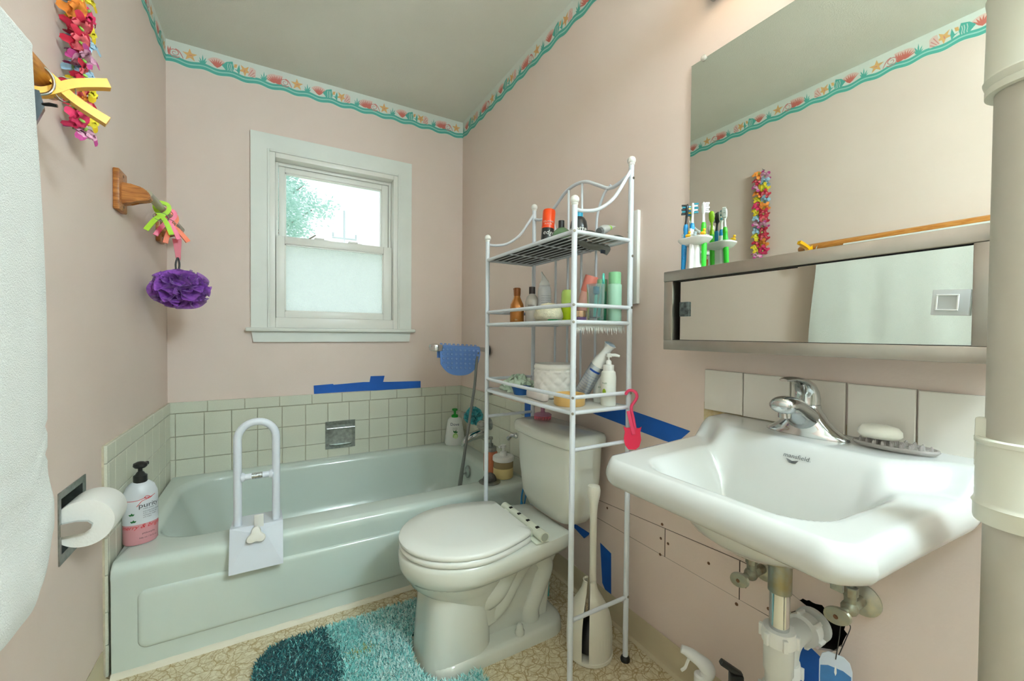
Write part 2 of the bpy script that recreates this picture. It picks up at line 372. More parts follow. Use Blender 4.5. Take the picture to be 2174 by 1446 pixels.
def motifs():
    """one repeat of the printed pattern: (polygon, colour, layer)"""
    o = []
    def star(cx, cy, R, rot, c):
        o.append(([(cx+(R if i % 2 == 0 else R*.4)*cos(rot+pi*i/5), cy+(R if i % 2 == 0 else R*.4)*sin(rot+pi*i/5)) for i in range(10)], c, 1))
    def weed(x):
        for k, a in enumerate((1.57, 1.2, 1.95, .85, 2.3, .5, 2.65)): o.append((leaf(x, .036+.004*(k % 2), a, .05-.006*abs(a-1.57)*6/1.1, .0032), 1, 2))
    def fan(x, y, R, a0, a1, nn, c, back):
        o.append(([(x, y)]+[(x+R*1.06*cos(a0+(a1-a0)*i/12), y+R*1.06*sin(a0+(a1-a0)*i/12)) for i in range(13)], back, 1))
        for i in range(nn): o.append((leaf(x, y, a0+(a1-a0)*(i+.5)/nn, R*.98, R*.075), c, 2))
    fan(.012, .040, .046, 1.3, 3.0, 7, 3, 6)                                                     # spiral shell
    o.append((rib([(.034+(.004+.0016*t)*cos(t*1.0+.6)*1.1, .058+(.004+.0016*t)*sin(t+.6)) for t in [i*.45 for i in range(26)]], .0012, .0022), 4, 3))
    o.append((rib([(.036, .077), (.048, .072), (.056, .062), (.062, .050), (.066, .040)], .003, .0015), 4, 3))
    star(.092, .066, .031, .35, 5); o.append((leaf(.086, .064, .2, .018, .002), 4, 2)); weed(.142)
    fan(.200, .040, .046, .75, 2.5, 7, 3, 6)                                                     # scallop
    fx = .248                                                                                    # fish
    o.append(([(fx-.030, .060), (fx-.012, .040), (fx+.016, .036), (fx+.022, .060), (fx+.016, .092), (fx-.010, .082)], 1, 2))
    o.append(([(fx+.022, .058), (fx+.034, .056), (fx+.044, .086), (fx+.048, .060), (fx+.044, .036), (fx+.034, .050)], 1, 2))
    o.append(([(fx+.020, .064), (fx+.024, .082), (fx+.036, .084), (fx+.032, .066)], 5, 1))
    for d in (-.004, .005, .012): o.append((rib([(fx+d+.0012*sin(i*1.6), .041+i*.0075) for i in range(6)], .0011, .0011), 0, 3))
    star(.316, .064, .030, .95, 5); o.append((leaf(.312, .052, 1.3, .02, .002), 4, 2))
    o.append(([(.328, .040), (.338, .088), (.352, .088), (.364, .078), (.362, .040)], 6, 1))
    for a, b in (((.332, .044), (.350, .078)), ((.338, .042), (.358, .066)), ((.346, .040), (.361, .052))): o.append((rib([a, b], .0012, .0018), 4, 2))
    weed(.400); fan(.448, .040, .044, 1.2, 2.9, 6, 3, 6)
    return o
MOT = motifs()
def border(name, o, u, nrm, L, ph, label):
    o, u, nrm = Vector(o), Vector(u), Vector(nrm); Z = Vector((0, 0, 1))
    P = lambda s, t, l, e=0: o+u*s+Z*t+nrm*(.0003+.00018*l+e)
    wav = lambda s: .007+.0048*sin(2*pi*(s+ph)/(PB/4))
    bm = B(); n = int(L/.006)
    S = [L*i/n for i in range(n+1)]
    for a, b in zip(S, S[1:]): face(bm, [P(a, wav(a), 0), P(b, wav(b), 0), P(b, .1135, 0), P(a, .1135, 0)])
    tr = struct(obj(name, bm, m_paper, None), label)
    bm = B()
    for a, b in zip(S, S[1:]):
        face(bm, [P(a, wav(a)+.002, 1.4), P(b, wav(b)+.002, 1.4), P(b, wav(b)+.033, 1.4), P(a, wav(a)+.033, 1.4)], 1)
        face(bm, [P(a, wav(a)+.0155, 2.4), P(b, wav(b)+.0155, 2.4), P(b, wav(b)+.022, 2.4), P(a, wav(a)+.022, 2.4)], 2)
    k0 = int(ph/PB)-1
    for k in range(k0, k0+int(L/PB)+4):
        for e_, (poly, c, l) in enumerate(MOT):
            q = [(x+k*PB-ph, y) for x, y in poly]
            if min(x for x, _ in q) < .001 or max(x for x, _ in q) > L-.001: continue
            face(bm, [P(x, y, l, .000008*(e_ % 20)) for x, y in q], c)
    obj('printed_pattern', bm, PALET, tr, recalc=False)
border('trim_1', (XL, YB, 2.3265), (1, 0, 0), (0, -1, 0), XR-XL, .0, 'seashell wallpaper border over the window')
border('trim_2', (XL, YF, 2.3265), (0, 1, 0), (1, 0, 0), YB-YF, .20, 'seashell wallpaper border over the towel rails')
border('trim_3', (XR, YB, 2.3265), (0, -1, 0), (-1, 0, 0), YB-YF, .13, 'seashell wallpaper border over the mirror side')
border('trim_4', (XR, YF, 2.3265), (-1, 0, 0), (0, 1, 0), XR-XL, .1, 'seashell wallpaper border behind the viewer')
# ---------------------------------------------------------------- window
win = thing('window_1', '', '', (.31, YB, 1.0)); del win['category']; win['kind'] = 'structure'; win['label'] = 'white double hung window with frosted lower pane'
CF = frame((0, YB, 0), (1, 0, 0), (0, 0, 1), (0, -1, 0))
for poly in ([(-.111, 1.073), (-.0376, 1.073), (-.0376, 2.012), (-.111, 2.091)], [(.657, 1.073), (.729, 1.073), (.729, 2.091), (.657, 2.012)], [(-.111, 2.091), (-.0376, 2.012), (.657, 2.012), (.729, 2.091)]):
    bm = B(); prism(bm, poly, .016, CF); obj('casing_board', bm, m_white, win)
for a, b in (((-.0376, 1.073), (-.026, 2.012)), ((.645, 1.073), (.657, 2.012)), ((-.026, 2.0), (.645, 2.012))):
    bm = B(); box(bm, (a[0], YB-.021, a[1]), (b[0], YB-.002, b[1]), .003); obj('casing_bead', bm, m_white, win)
bm = B()
for a, b in (((-.036, 1.073), (.0, 2.01)), ((.62, 1.073), (.655, 2.01)), ((0, 1.975), (.62, 2.01)), ((0, 1.073), (.62, 1.128))): box(bm, (a[0], YB-.012, a[1]), (b[0], YB+.1, b[1]), .003)
obj('frame', bm, m_vinyl, win)
bm = B()
for a, b in (((.0, 1.128), (.014, 1.975)), ((.606, 1.128), (.62, 1.975)), ((.014, 1.958), (.606, 1.975))): box(bm, (a[0], YB+.052, a[1]), (b[0], YB+.098, b[1]), .002)
obj('jamb_liner', bm, m_vinyl, win)
bm = B(); box(bm, (-.1335, YB-.045, 1.053), (.749, YB+.03, 1.073), .006); obj('sill', bm, m_white, win)
bm = B(); prism(bm, [(-.108, 1.053), (-.1, .997), (.717, .997), (.724, 1.053)], .018, CF); obj('apron', bm, m_white, win)
def sash(name, x0, x1, z0, z1, gx0, gx1, gz0, gz1, y0, y1):
    bm = B()
    for a, b in (((x0, z0), (gx0, z1)), ((gx1, z0), (x1, z1)), ((gx0, z0), (gx1, gz0)), ((gx0, gz1), (gx1, z1))): box(bm, (a[0], y0, a[1]), (b[0], y1, b[1]), .003)
    s = obj(name, bm, m_vinyl, win)
    bm = B(); w = .006
    for a, b in (((gx0, gz0), (gx0+w, gz1)), ((gx1-w, gz0), (gx1, gz1)), ((gx0, gz0), (gx1, gz0+w)), ((gx0, gz1-w), (gx1, gz1))): box(bm, (a[0], y0+.006, a[1]), (b[0], y1, b[1]))
    obj('glazing_bead', bm, m_vinyl, s); return s
us = sash('upper_sash', .016, .604, 1.53, 1.957, .046, .566, 1.56, 1.928, YB+.062, YB+.092)
ls = sash('lower_sash', .002, .618, 1.129, 1.571, .044, .568, 1.163, 1.529, YB+.02, YB+.052)
bm = B(); box(bm, (.046, YB+.074, 1.56), (.566, YB+.078, 1.928)); obj('pane', bm, clear('window_glass', (240, 250, 248), .02, .06), us)
def frost():
    m = bpy.data.materials.new('frosted_glass'); m.use_nodes = True; t = m.node_tree; t.nodes.clear()
    o = t.nodes.new('ShaderNodeOutputMaterial'); tl = t.nodes.new('ShaderNodeBsdfTranslucent'); df = t.nodes.new('ShaderNodeBsdfPrincipled'); mx = t.nodes.new('ShaderNodeMixShader')
    tl.inputs[0].default_value = (.93, .99, .98, 1); df.inputs['Base Color'].default_value = (.8, .86, .84, 1); df.inputs['Roughness'].default_value = .3; mx.inputs[0].default_value = .12
    co = t.nodes.new('ShaderNodeTexCoord'); v = t.nodes.new('ShaderNodeTexVoronoi'); v.inputs['Scale'].default_value = 260; b = t.nodes.new('ShaderNodeBump'); b.inputs['Strength'].default_value = .8; b.inputs['Distance'].default_value = .004
    t.links.new(co.outputs['Object'], v.inputs['Vector']); t.links.new(v.outputs['Distance'], b.inputs['Height']); t.links.new(b.outputs[0], tl.inputs['Normal']); t.links.new(b.outputs[0], df.inputs['Normal'])
    t.links.new(tl.outputs[0], mx.inputs[1]); t.links.new(df.outputs[0], mx.inputs[2]); t.links.new(mx.outputs[0], o.inputs[0]); return m
bm = B(); box(bm, (.044, YB+.034, 1.163), (.568, YB+.038, 1.529)); obj('pane', bm, frost(), ls)
for x in (.19, .37):
    bm = B(); box(bm, (x, YB+.022, 1.571), (x+.05, YB+.05, 1.581), .002); box(bm, (x+.05, YB+.028, 1.571), (x+.075, YB+.046, 1.575), .001); obj('sash_lock', bm, m_vinyl, ls)
for x in (.006, .61):
    bm = B(); box(bm, (x, YB+.05, 1.66), (x+.006, YB+.054, 1.685), .0015); obj('tilt_latch', bm, m_vinyl, us)

# outside
bm = B(); box(bm, (-40, YB+.6, -.5), (40, 70, -.4)); struct(obj('ground', bm, M('dry_lawn', (222, 226, 206), rough=.9, var=.15, vs=2)), 'pale lawn outside the window')
tr = thing('tree', 'leafy pale green tree outside the upper window pane', 'tree', (-.35, 12, -.4))
bm = B(); tube(bm, spline([(-.35, 12, -.4), (-.3, 12, 1.5), (-.4, 12.1, 3.2), (-.5, 12, 4.6)]), [.22-.0065*i for i in range(25)], 10)
for a in range(7): tube(bm, [(-.38, 12, 2.6+.2*a), (-.38+1.3*cos(a*2.2), 12+1.3*sin(a*2.2), 3.6+.25*a)], [.06, .015], 6)
obj('trunk', bm, M('bark', (120, 104, 88), rough=.9, bump=.5), tr)
bm = B(); rs = random.Random(3); cl = []
for i in range(60):
    a, b, q = rs.uniform(0, 2*pi), rs.uniform(-1, 1), rs.random()**.4; h = sqrt(1-b*b)
    cl.append(Vector((-.42+1.45*q*h*cos(a), 12+1.4*q*h*sin(a), 4.25+1.25*q*b)))
for i in range(15000):
    c = rs.choice(cl); p = c+Vector((rs.gauss(0, .19), rs.gauss(0, .19), rs.gauss(0, .15))); s = rs.uniform(.03, .06)
    d = Vector((rs.uniform(-1, 1), rs.uniform(-1, 1), rs.uniform(-.7, .5))).normalized()*s; e = d.cross(Vector((rs.uniform(-1, 1), rs.uniform(-1, 1), 1))).normalized()*s*.5
    face(bm, [p-d, p+e, p+d, p-e])
ml = bpy.data.materials.new('leaf_green'); ml.use_nodes = True; t_ = ml.node_tree; t_.nodes.clear()
o_, d_, l_, x_m = [t_.nodes.new('ShaderNode'+k) for k in ('OutputMaterial', 'BsdfDiffuse', 'BsdfTranslucent', 'MixShader')]
d_.inputs[0].default_value = l_.inputs[0].default_value = (*lin((206, 232, 224)), 1); t_.links.new(d_.outputs[0], x_m.inputs[1]); t_.links.new(l_.outputs[0], x_m.inputs[2]); t_.links.new(x_m.outputs[0], o_.inputs[0])
obj('foliage', bm, ml, tr, recalc=False)['kind'] = 'stuff'
up = thing('utility_pole', 'thin distant utility pole with a crossarm seen through the window', 'pole', (4.05, 30, -.4))
mp_ = M('weathered_pole', (205, 212, 216), rough=.8)
bm = B(); tube(bm, [(4.05, 30, -.4), (4.05, 30, 9.3)], [.09, .06], 10); obj('mast', bm, mp_, up)
bm = B(); box(bm, (3.3, 29.93, 7.38), (4.85, 30.07, 7.46)); obj('crossarm', bm, mp_, up)
for x in (3.35, 4.8):
    bm = B(); tube(bm, [(x, 30, 7.5), (x, 30, 7.75)], .06, 8); obj('insulator', bm, mp_, up)

# ---------------------------------------------------------------- added fill globe in place of bounced flash, and vanity lamp (out of frame)
cl_ = thing('added_fill_lamp', 'added white globe fill light at the unseen door end of the room', 'lamp', (.75, -.62, ZC))
bm = B(); lathe(bm, [(.0, ZC), (.075, ZC), (.075, ZC-.012), (.02, ZC-.03), (.011, ZC-.035), (.011, 2.28), (.05, 2.275), (.05, 2.255), (0, 2.255)], 40, T(.75, -.62, 0)); obj('fill_base', bm, m_plw, cl_)
bm = B(); ball(bm, (.75, -.62, 2.14), .13, 32); obj('fill_globe', bm, M('fill_diffuser', (222, 242, 255), rough=.5, emit=FILL_LAMP), cl_)
vl = thing('vanity_light', 'strip of three round bulbs above the wall mirror', 'lamp', (XR, .47, 2.02))
bm = B(); box(bm, (XR-.035, .2, 1.99), (XR, .74, 2.09), .004); obj('back_plate', bm, m_chrome, vl)
for y in (.29, .47, .65):
    bm = B(); lathe(bm, [(.022, 0), (.024, .02), (.018, .024), (.018, .03)], 16, aim((XR-.035, y, 2.04), (-1, 0, 0))); s_ = obj('bulb_socket', bm, m_chrome, vl)
    bm = B(); ball(bm, (XR-.107, y, 2.04), .045, 20); obj('bulb', bm, M('lit_bulb', (255, 224, 180), rough=.4, emit=VANITY), s_)

# ---------------------------------------------------------------- bathtub
tub = thing('bathtub', 'pale mint enamel alcove bathtub under the window', 'bathtub', (.31, 2.09, 0))
x0, x1, y0, y1, RZ = XL+.02, XR-.013, 1.652, YB-.013, .345
def L3(x0, x1, y0, y1, r, z): return [(x, y, z) for x, y in rrect(x0, x1, y0, y1, r, 8, 10)]
lp = [L3(x0, x1, y0+.004, y1, .002, 0), L3(x0, x1, y0+.004, y1, .002, .29), L3(x0, x1, y0, y1, .003, .305), L3(x0, x1, y0, y1, .004, RZ-.028)]
for i in range(1, 7):
    a = pi/2*i/6; lp.append(L3(x0, x1, y0+.026*(1-cos(a)), y1, .004+.001*i, RZ-.028+.026*sin(a)))
ix0, ix1, iy0, iy1 = -.365, .955, 1.785, 2.452
lp.append(L3(ix0-.03, ix1+.03, iy0-.03, iy1+.03, .18, RZ+.001))
for i in range(1, 7):
    a = pi/2*i/6; d = .03*(1-sin(a)); lp.append(L3(ix0-d+.004*i/6, ix1+d, iy0-d, iy1+d, .16+.01*(6-i)/6, RZ-.03*(1-cos(a))))
lp += [L3(ix0+.03, ix1-.008, iy0+.012, iy1-.012, .155, .25), L3(ix0+.075, ix1-.018, iy0+.028, iy1-.028, .15, .14), L3(ix0+.10, ix1-.03, iy0+.04, iy1-.04, .15, .09),
       L3(ix0+.13, ix1-.05, iy0+.06, iy1-.06, .14, .066), L3(ix0+.19, ix1-.1, iy0+.11, iy1-.11, .12, .058)]
bm = B(); loft(bm, lp, True, True); obj('tub_body', bm, m_tub, tub, ang=50)
AP = frame((0, y0+.004, 0), (1, 0, 0), (0, 0, 1), (0, -1, 0))
def P2(x0, x1, z0, z1, r, h): return [(x, z, h) for x, z in rrect(x0, x1, z0, z1, r, 6, 8)]
bm = B(); a = (-.369, .985, .068, .25)
loft(bm, [P2(*a, .025, -.004), P2(*a, .025, .001), P2(a[0]+.004, a[1]-.004, a[2]+.004, a[3]-.004, .022, .006), P2(a[0]+.011, a[1]-.011, a[2]+.011, a[3]-.011, .018, .008), P2(a[0]+.02, a[1]-.02, a[2]+.02, a[3]-.02, .012, .0085)], False, True, m=AP)
obj('apron_panel', bm, m_tub, tub, ang=60)
bm = B(); prof = [(0, .014), (-.006, .012), (-.011, .006), (-.014, 0), (.002, 0)]
loft(bm, [[(x, y0+.004+a+random.uniform(-.001, .001), max(0, z+random.uniform(-.0012, .0012) if z else 0)) for a, z in prof] for x in [x0+(x1-x0)*i/60 for i in range(61)]]); obj('caulk_bead', bm, M('caulk', (226, 220, 200), rough=.6), tub)
bm = B(); lathe(bm, [(.034, 0), (.034, .003), (.03, .007), (.012, .009), (.006, .012), (0, .012)], 28, aim((.945, 2.135, .265), (-1, 0, .12))); tube(bm, [(.936, 2.135, .262), (.915, 2.135, .256)], .005); obj('overflow_plate', bm, m_dull, tub)
bm = B(); lathe(bm, [(.03, .0585), (.03, .061), (.02, .062), (0, .060)], 24, T(.78, 2.12, 0)); obj('drain', bm, m_dull, tub)

# grab rail clamped on the tub side
gb = thing('bath_grab_rail', 'white clamp-on bath grab rail on the tub edge', 'grab rail', (-.055, 1.68, .345))
m_gr = M('white_powder_coat', (222, 228, 236), rough=.3)
gx0, gx1, gy = -.113, .001, 1.675; R_ = (gx1-gx0)/2
bm = B(); tube(bm, [(gx0, gy, .36), (gx0, gy, .5)]+[(gx0, gy, .5+.02*i) for i in range(1, 10)]+[((gx0+gx1)/2-R_*cos(pi*i/14), gy, .682+R_*sin(pi*i/14)) for i in range(15)]+[(gx1, gy, .66-.02*i) for i in range(8)]+[(gx1, gy, .36)], .0125, 16)
obj('rail_loop', bm, m_gr, gb)
bm = B(); tube(bm, [(gx0+.008, gy, .550), (gx1-.008, gy, .550)], .0105, 14)
for x, s in ((gx0+.011, 1), (gx1-.011, -1)): lathe(bm, [(.0165, 0), (.015, .006), (.0105, .011)], 14, aim((x, gy, .55), (s, 0, 0)))
cb = obj('crossbar', bm, m_gr, gb)
bm = B(); lathe(bm, [(.0108, 0), (.0108, .032)], 14, aim((-.072, gy, .55), (1, 0, 0))); obj('silver_sticker', bm, M('foil', (190, 196, 200), rough=.25, metal=1, var=.5, vs=160), cb)
bm = B(); zt_, zb_ = .388, .255; xa, xb = -.134, .022
V = [(xa+.004, 1.76, zt_-.005), (xb-.004, 1.76, zt_-.005), (xb, 1.648, zt_), (xa, 1.648, zt_), (xa, 1.638, zb_+.03), (xb, 1.638, zb_+.03), (xa, 1.604, zb_), (xb, 1.604, zb_), (xa, 1.648, zb_), (xb, 1.648, zb_), (-.075, 1.628, zt_-.014), (-.035, 1.628, zt_-.014)]
f_ = lambda *i: face(bm, [V[k] for k in i])
f_(0, 1, 2, 3); f_(3, 10, 6); f_(10, 11, 7, 6); f_(11, 2, 7); f_(3, 2, 11, 10); f_(3, 6, 8); f_(2, 9, 7); f_(6, 7, 9, 8); f_(8, 9, 2, 3); f_(0, 3, 8); f_(1, 9, 2)
bmesh.ops.remove_doubles(bm, verts=bm.verts[:], dist=.0001)
for e in [e for e in bm.edges if e.is_boundary]: pass
box(bm, (xa+.01, 1.76, .30), (xb-.01, 1.766, zt_-.006), .002); obj('clamp_plate', bm, m_gr, gb, ang=15)
bm = B(); box(bm, (-.014, -.003, -.05), (.014, .003, .035), .002, m=T(-.05, 1.64, .395) @ Rx(radians(14))); obj('clamp_arm', bm, m_plw, gb)
kn = [(r*cos(a), r*sin(a)) for a, r in [(2*pi*i/48+pi/2, .0245+.0065*cos(3*(2*pi*i/48))) for i in range(48)]]
KF = frame((-.058, 1.626, .362), (1, 0, 0), (0, .25, .97), (0, -.97, .25))
bm = B(); loft(bm, [[(x*s, y*s, h) for x, y in kn] for s, h in ((.86, 0), (1, .004), (1, .014), (.9, .02), (.55, .0225))], True, True, m=KF); obj('clamp_knob', bm, M('ivory_plastic', (232, 230, 220), rough=.35), gb)

# ---------------------------------------------------------------- toilet (faces the left wall)
CY = 1.272
to = thing('toilet', 'white porcelain toilet with closed lid beside the tub', 'toilet', (.62, CY, 0))
def egg(xf, xb, hw, hb, z, n=56, pw=1.0):
    """rounded at the front (low x), straight across the back"""
    xm = xf+hw*1.12; p = []
    for i in range(n):
        a = 2*pi*i/n; c, s = cos(a), sin(a)
        if c < 0: x = xm+(xm-xf)*c; y = hw*s
        else:
            t = min(1, abs(c)*1.35); t2 = abs(c)
            x = xm+(xb-xm)*min(1, t); k = min(1, t); y = (hw+(hb-hw)*k**1.6)*(1 if s >= 0 else -1)*(1 if t < 1 else min(1, abs(s)/sqrt(1-(1/1.35)**2)))
        p.append((x, CY+y, z))
    return p
bm = B(); Q = dict(hb=.135)
loft(bm, [egg(.352, .895, .165, .10, .285, **{}), egg(.343, .898, .176, .128, .298), egg(.336, .90, .186, .138, .315), egg(.335, .90, .187, .14, .345), egg(.338, .898, .185, .139, .357), egg(.348, .89, .176, .13, .362)])
def eg2(sx, cx, hx, hy, z): return [(cx+hx*cos(2*pi*i/56), CY+hy*sin(2*pi*i/56), z) for i in range(56)]
bm2 = bm
loft(bm2, [eg2(0, .525, .175, .165, .29), eg2(0, .53, .165, .15, .262), eg2(0, .54, .148, .13, .235), eg2(0, .555, .125, .112, .205), eg2(0, .575, .11, .098, .16), eg2(0, .59, .1, .092, .10)], False, False)
def ped(x0, x1, hw, r, z): return [(x, y, z) for x, y in rrect(x0, x1, CY-hw, CY+hw, r, 8, 6)]
loft(bm2, [ped(.392, .62, .122, .075, .0), ped(.396, .62, .119, .075, .03), ped(.402, .618, .112, .07, .12), ped(.408, .615, .106, .066, .2), ped(.413, .612, .102, .064, .25), ped(.415, .61, .10, .06, .285)])
loft(bm2, [ped(.40, .905, .128, .075, 0), ped(.402, .903, .127, .075, .028), ped(.408, .897, .121, .07, .038), ped(.42, .885, .11, .06, .042)])
for s in (-1, 1):
    tube(bm2, spline([(.60, CY+.045*s, .10), (.655, CY+.054*s, .14), (.70, CY+.056*s, .205), (.75, CY+.056*s, .262), (.80, CY+.054*s, .27), (.84, CY+.05*s, .22), (.815, CY+.046*s, .145), (.785, CY+.046*s, .08), (.785, CY+.046*s, .02)], 6), .038, 14)
    tube(bm2, spline([(.57, CY+.04*s, .16), (.62, CY+.075*s, .20), (.66, CY+.075*s, .25), (.70, CY+.07*s, .30)], 6), .045, 12)
loft(bm2, [ped(.60, .86, .06, .02, .03), ped(.62, .875, .062, .02, .2), ped(.64, .89, .10, .02, .30)])
obj('bowl', bm, m_por2, to, ang=55)
bm = B(); loft(bm, [egg(.342, .735, .186, .135, .363), egg(.338, .737, .190, .138, .368), egg(.338, .737, .190, .138, .377), egg(.343, .735, .186, .135, .382)]); obj('seat', bm, m_seat, to, ang=50)
bm = B(); loft(bm, [egg(.341, .735, .187, .135, .384), egg(.337, .737, .191, .139, .389), egg(.337, .737, .191, .139, .397), egg(.343, .734, .185, .135, .402), egg(.40, .70, .13, .10, .4045)]); obj('lid', bm, m_seat, to, ang=50)
bm = B(); tube(bm, [(.768, CY-.165, .381), (.768, CY+.11, .381)], .0175, 18)
box(bm, (.735, CY-.165, .363), (.785, CY+.11, .367), .001)
for y in (-.10, .06):
    box(bm, (.722, CY+y-.02, .366), (.758, CY+y+.02, .392), .008)
hg = obj('hinge', bm, M('hinge_plastic', (222, 226, 208), rough=.35), to)
for y in (-.13, -.07, -.01, .05):
    bm = B(); box(bm, (.760, CY+y, .396), (.772, CY+y+.012, .4), .001); obj('hinge_slot', bm, m_dark, hg)
bm = B(); lathe(bm, [(.0, .5), (.0175*.78, .5), (.0175*.78, .52)], 18, T(0, 0, 0)) if False else None
bm = B(); lathe(bm, [(.0, .0), (.0135, .0), (.0135, .0006)], 18, aim((.768, CY-.1652, .381), (0, -1, 0))); obj('hinge_bore', bm, M('hinge_inside', (168, 172, 156), rough=.6), hg)
def tk(x0, x1, y0, y1, r, z, bow=0): return [(x-(bow*(1-((y-(y0+y1)/2)/((y1-y0)/2))**2) if x < (x0+x1)/2 else 0), y, z) for x, y in rrect(x0, x1, y0, y1, r, 6, 10)]
bm = B(); loft(bm, [tk(.905, 1.0, 1.16, 1.40, .04, .366, .01), tk(.885, 1.01, 1.135, 1.425, .045, .378, .012), tk(.876, 1.015, 1.112, 1.448, .04, .42, .014), tk(.87, 1.02, 1.102, 1.462, .035, .54, .014), tk(.868, 1.02, 1.096, 1.47, .032, .662, .014)]); obj('tank', bm, m_por2, to, ang=60)
bm = B(); loft(bm, [tk(.862, 1.026, 1.09, 1.476, .03, .655, .016), tk(.856, 1.03, 1.083, 1.484, .036, .662, .016), tk(.856, 1.03, 1.083, 1.484, .036, .686, .016), tk(.861, 1.026, 1.088, 1.479, .034, .696, .016), tk(.876, 1.015, 1.10, 1.467, .03, .7005, .014)]); obj('tank_lid', bm, m_por2, to, ang=60)
bm = B(); lathe(bm, [(.012, 0), (.012, .006), (.008, .012)], 16, aim((.862, 1.452, .632), (-1, 0, 0))); tube(bm, spline([(.85, 1.452, .632), (.846, 1.47, .628), (.842, 1.487, .612)], 5), [.006+.0003*i for i in range(11)], 10); obj('flush_lever', bm, m_chrome, to)
for s in (-1, 1):
    bm = B(); lathe(bm, [(.016, .04), (.016, .05), (.0125, .058), (.011, .07), (.006, .076), (0, .077)], 18, T(.712, CY+.103*s, 0)); obj('bolt_cap', bm, m_por2, to)

# ---------------------------------------------------------------- wall hung sink
sk = thing('sink', 'white wall hung porcelain sink with chrome tap', 'sink', (.85, .44, .6))
def sy(s, x):                    # s in -1..1 across, tapered in plan
    k = max(0, (x-.586)/(XR-.586)); c = .430+.010*k; hw = .222+.038*k**1.2; return c+hw*s
def sst(a, b, v): t = max(0, min(1, (v-a)/(b-a))); return t*t*(3-2*t)
NX, NS = 72, 84
XW = XR-.003
def xfront(q): return .586+.042*max(0, (abs(q)-.80)/.20)**2.4
def ztop(x, q):
    y = sy(q, x); z = .796; e = sst(.55, .9, abs(q)); z += .042*sst(.845+.085*e, .925+.075*e, x)
    fx0, fx1 = .630, .90; hwb = .150+.018*(x-.632)/.27
    dx = min(x-fx0, (fx1-x)*.8); dy = hwb-abs(y-.425); r = .06
    if dx > -.02 and dy > -.02:
        d = r-sqrt(max(0, r-dx)**2+max(0, r-dy)**2) if (dx < r and dy < r) else min(dx, dy)
        d += .012
        if d > 0:
            t = min(1, d/.115); z -= .108*sst(0, 1, t**.85)+.010*t*t
    return z
bm = B(); grid = []
for i in range(NX+1):
    row = []
    for j in range(NS+1):
        q = -1+2*j/NS; xa_ = xfront(q); x = xa_+(XW-xa_)*(i/NX)**1.15; y = sy(q, x)
        d = min(x-xa_+.0, (1-abs(q))*.22); z = ztop(x, q)-.9*max(0, .014-d)**2/.014; row.append(bm.verts.new((x, y, z)))
    grid.append(row)
for i in range(NX):
    for j in range(NS): bm.faces.new((grid[i][j], grid[i+1][j], grid[i+1][j+1], grid[i][j+1]))
per = [grid[i][0] for i in range(NX, 0, -1)]+[grid[0][j] for j in range(NS+1)]+[grid[i][NS] for i in range(1, NX+1)]
pc_ = [v.co.copy() for v in per]; prev = per
for ins, f in ((-.003, .18), (-.0045, .4), (-.002, .62), (.004, .8), (.012, .92), (.024, .985), (.05, 1.0)):
    cur = []
    for k, p in enumerate(pc_):
        a, b = pc_[max(0, k-2)], pc_[min(len(pc_)-1, k+2)]; t = Vector((b.x-a.x, b.y-a.y, 0)).normalized(); nn = Vector((-t.y, t.x, 0))
        if nn.dot(Vector((.85-p.x, .43-p.y, 0))) < 0: nn = -nn
        w = p+nn*ins; w.x = min(w.x, XW); w.z = p.z*(1-f)+.738*f; cur.append(bm.verts.new(w))
    for k in range(len(per)-1): bm.faces.new((prev[k], prev[k+1], cur[k+1], cur[k]))
    prev = cur
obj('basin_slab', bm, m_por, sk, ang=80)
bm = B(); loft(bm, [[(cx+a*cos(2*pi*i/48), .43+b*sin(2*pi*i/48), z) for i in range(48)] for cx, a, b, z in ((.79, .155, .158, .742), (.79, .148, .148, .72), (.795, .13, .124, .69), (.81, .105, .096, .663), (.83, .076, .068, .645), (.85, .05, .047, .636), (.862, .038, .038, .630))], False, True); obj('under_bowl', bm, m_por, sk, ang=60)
bm = B(); lathe(bm, [(.021, .676), (.021, .680), (.016, .681), (.008, .679), (0, .679)], 20, T(.775, .425, 0)); obj('basin_drain', bm, m_chrome, sk)
def sinkframe(x, y):
    q = (y-.435)/.245; e = .004; dz = (ztop(x+e, q)-ztop(x-e, q))/(2*e); v = Vector((1, 0, dz)).normalized(); nn = Vector((-dz, 0, 1)).normalized()
    return frame(Vector((x, y, ztop(x, q)))+nn*.0012, (0, -1, 0), v, nn)
LF = sinkframe(.891, .418); m_logo = M('logo_grey', (92, 96, 96), rough=.6)
text(sk, 'mansfield.', .0125, m_logo, flatmap(LF), 'logo')
bm = B()
for k in range(4): tube(bm, [LF @ Vector((-.018+.002*k, -.003-.0022*k, 0)), LF @ Vector((-.006, -.0065-.0012*k, 0)), LF @ Vector((.004-.001*k, -.0035-.002*k, 0))], .0006, 4)
obj('logo_mark', bm, m_logo, sk)
# tap
FY = .452
n = 40
def fl(cx, hx, hy, z): return [(cx+hx*cos(2*pi*i/n), FY+hy*sin(2*pi*i/n), z) for i in range(n)]
def sweep(bm, C):
    lp = []
    for k, (x, z, hy, ht) in enumerate(C):
        a, b = C[max(0, k-1)], C[min(len(C)-1, k+1)]; t = Vector((b[0]-a[0], 0, b[1]-a[1])).normalized(); nn = Vector((-t.z, 0, t.x))
        lp.append([Vector((x, FY, z))+Vector((0, hy*cos(2*pi*i/28), 0))+nn*(ht*sin(2*pi*i/28)) for i in range(28)])
    loft(bm, lp)
bm = B()
loft(bm, [fl(1.0, .033, .080, .8375), fl(1.0, .033, .080, .842), fl(1.0, .030, .070, .848), fl(1.0, .029, .056, .858), fl(1.0, .028, .044, .870), fl(1.001, .0265, .034, .884), fl(1.002, .025, .0265, .896), fl(1.003, .0245, .0245, .904)])
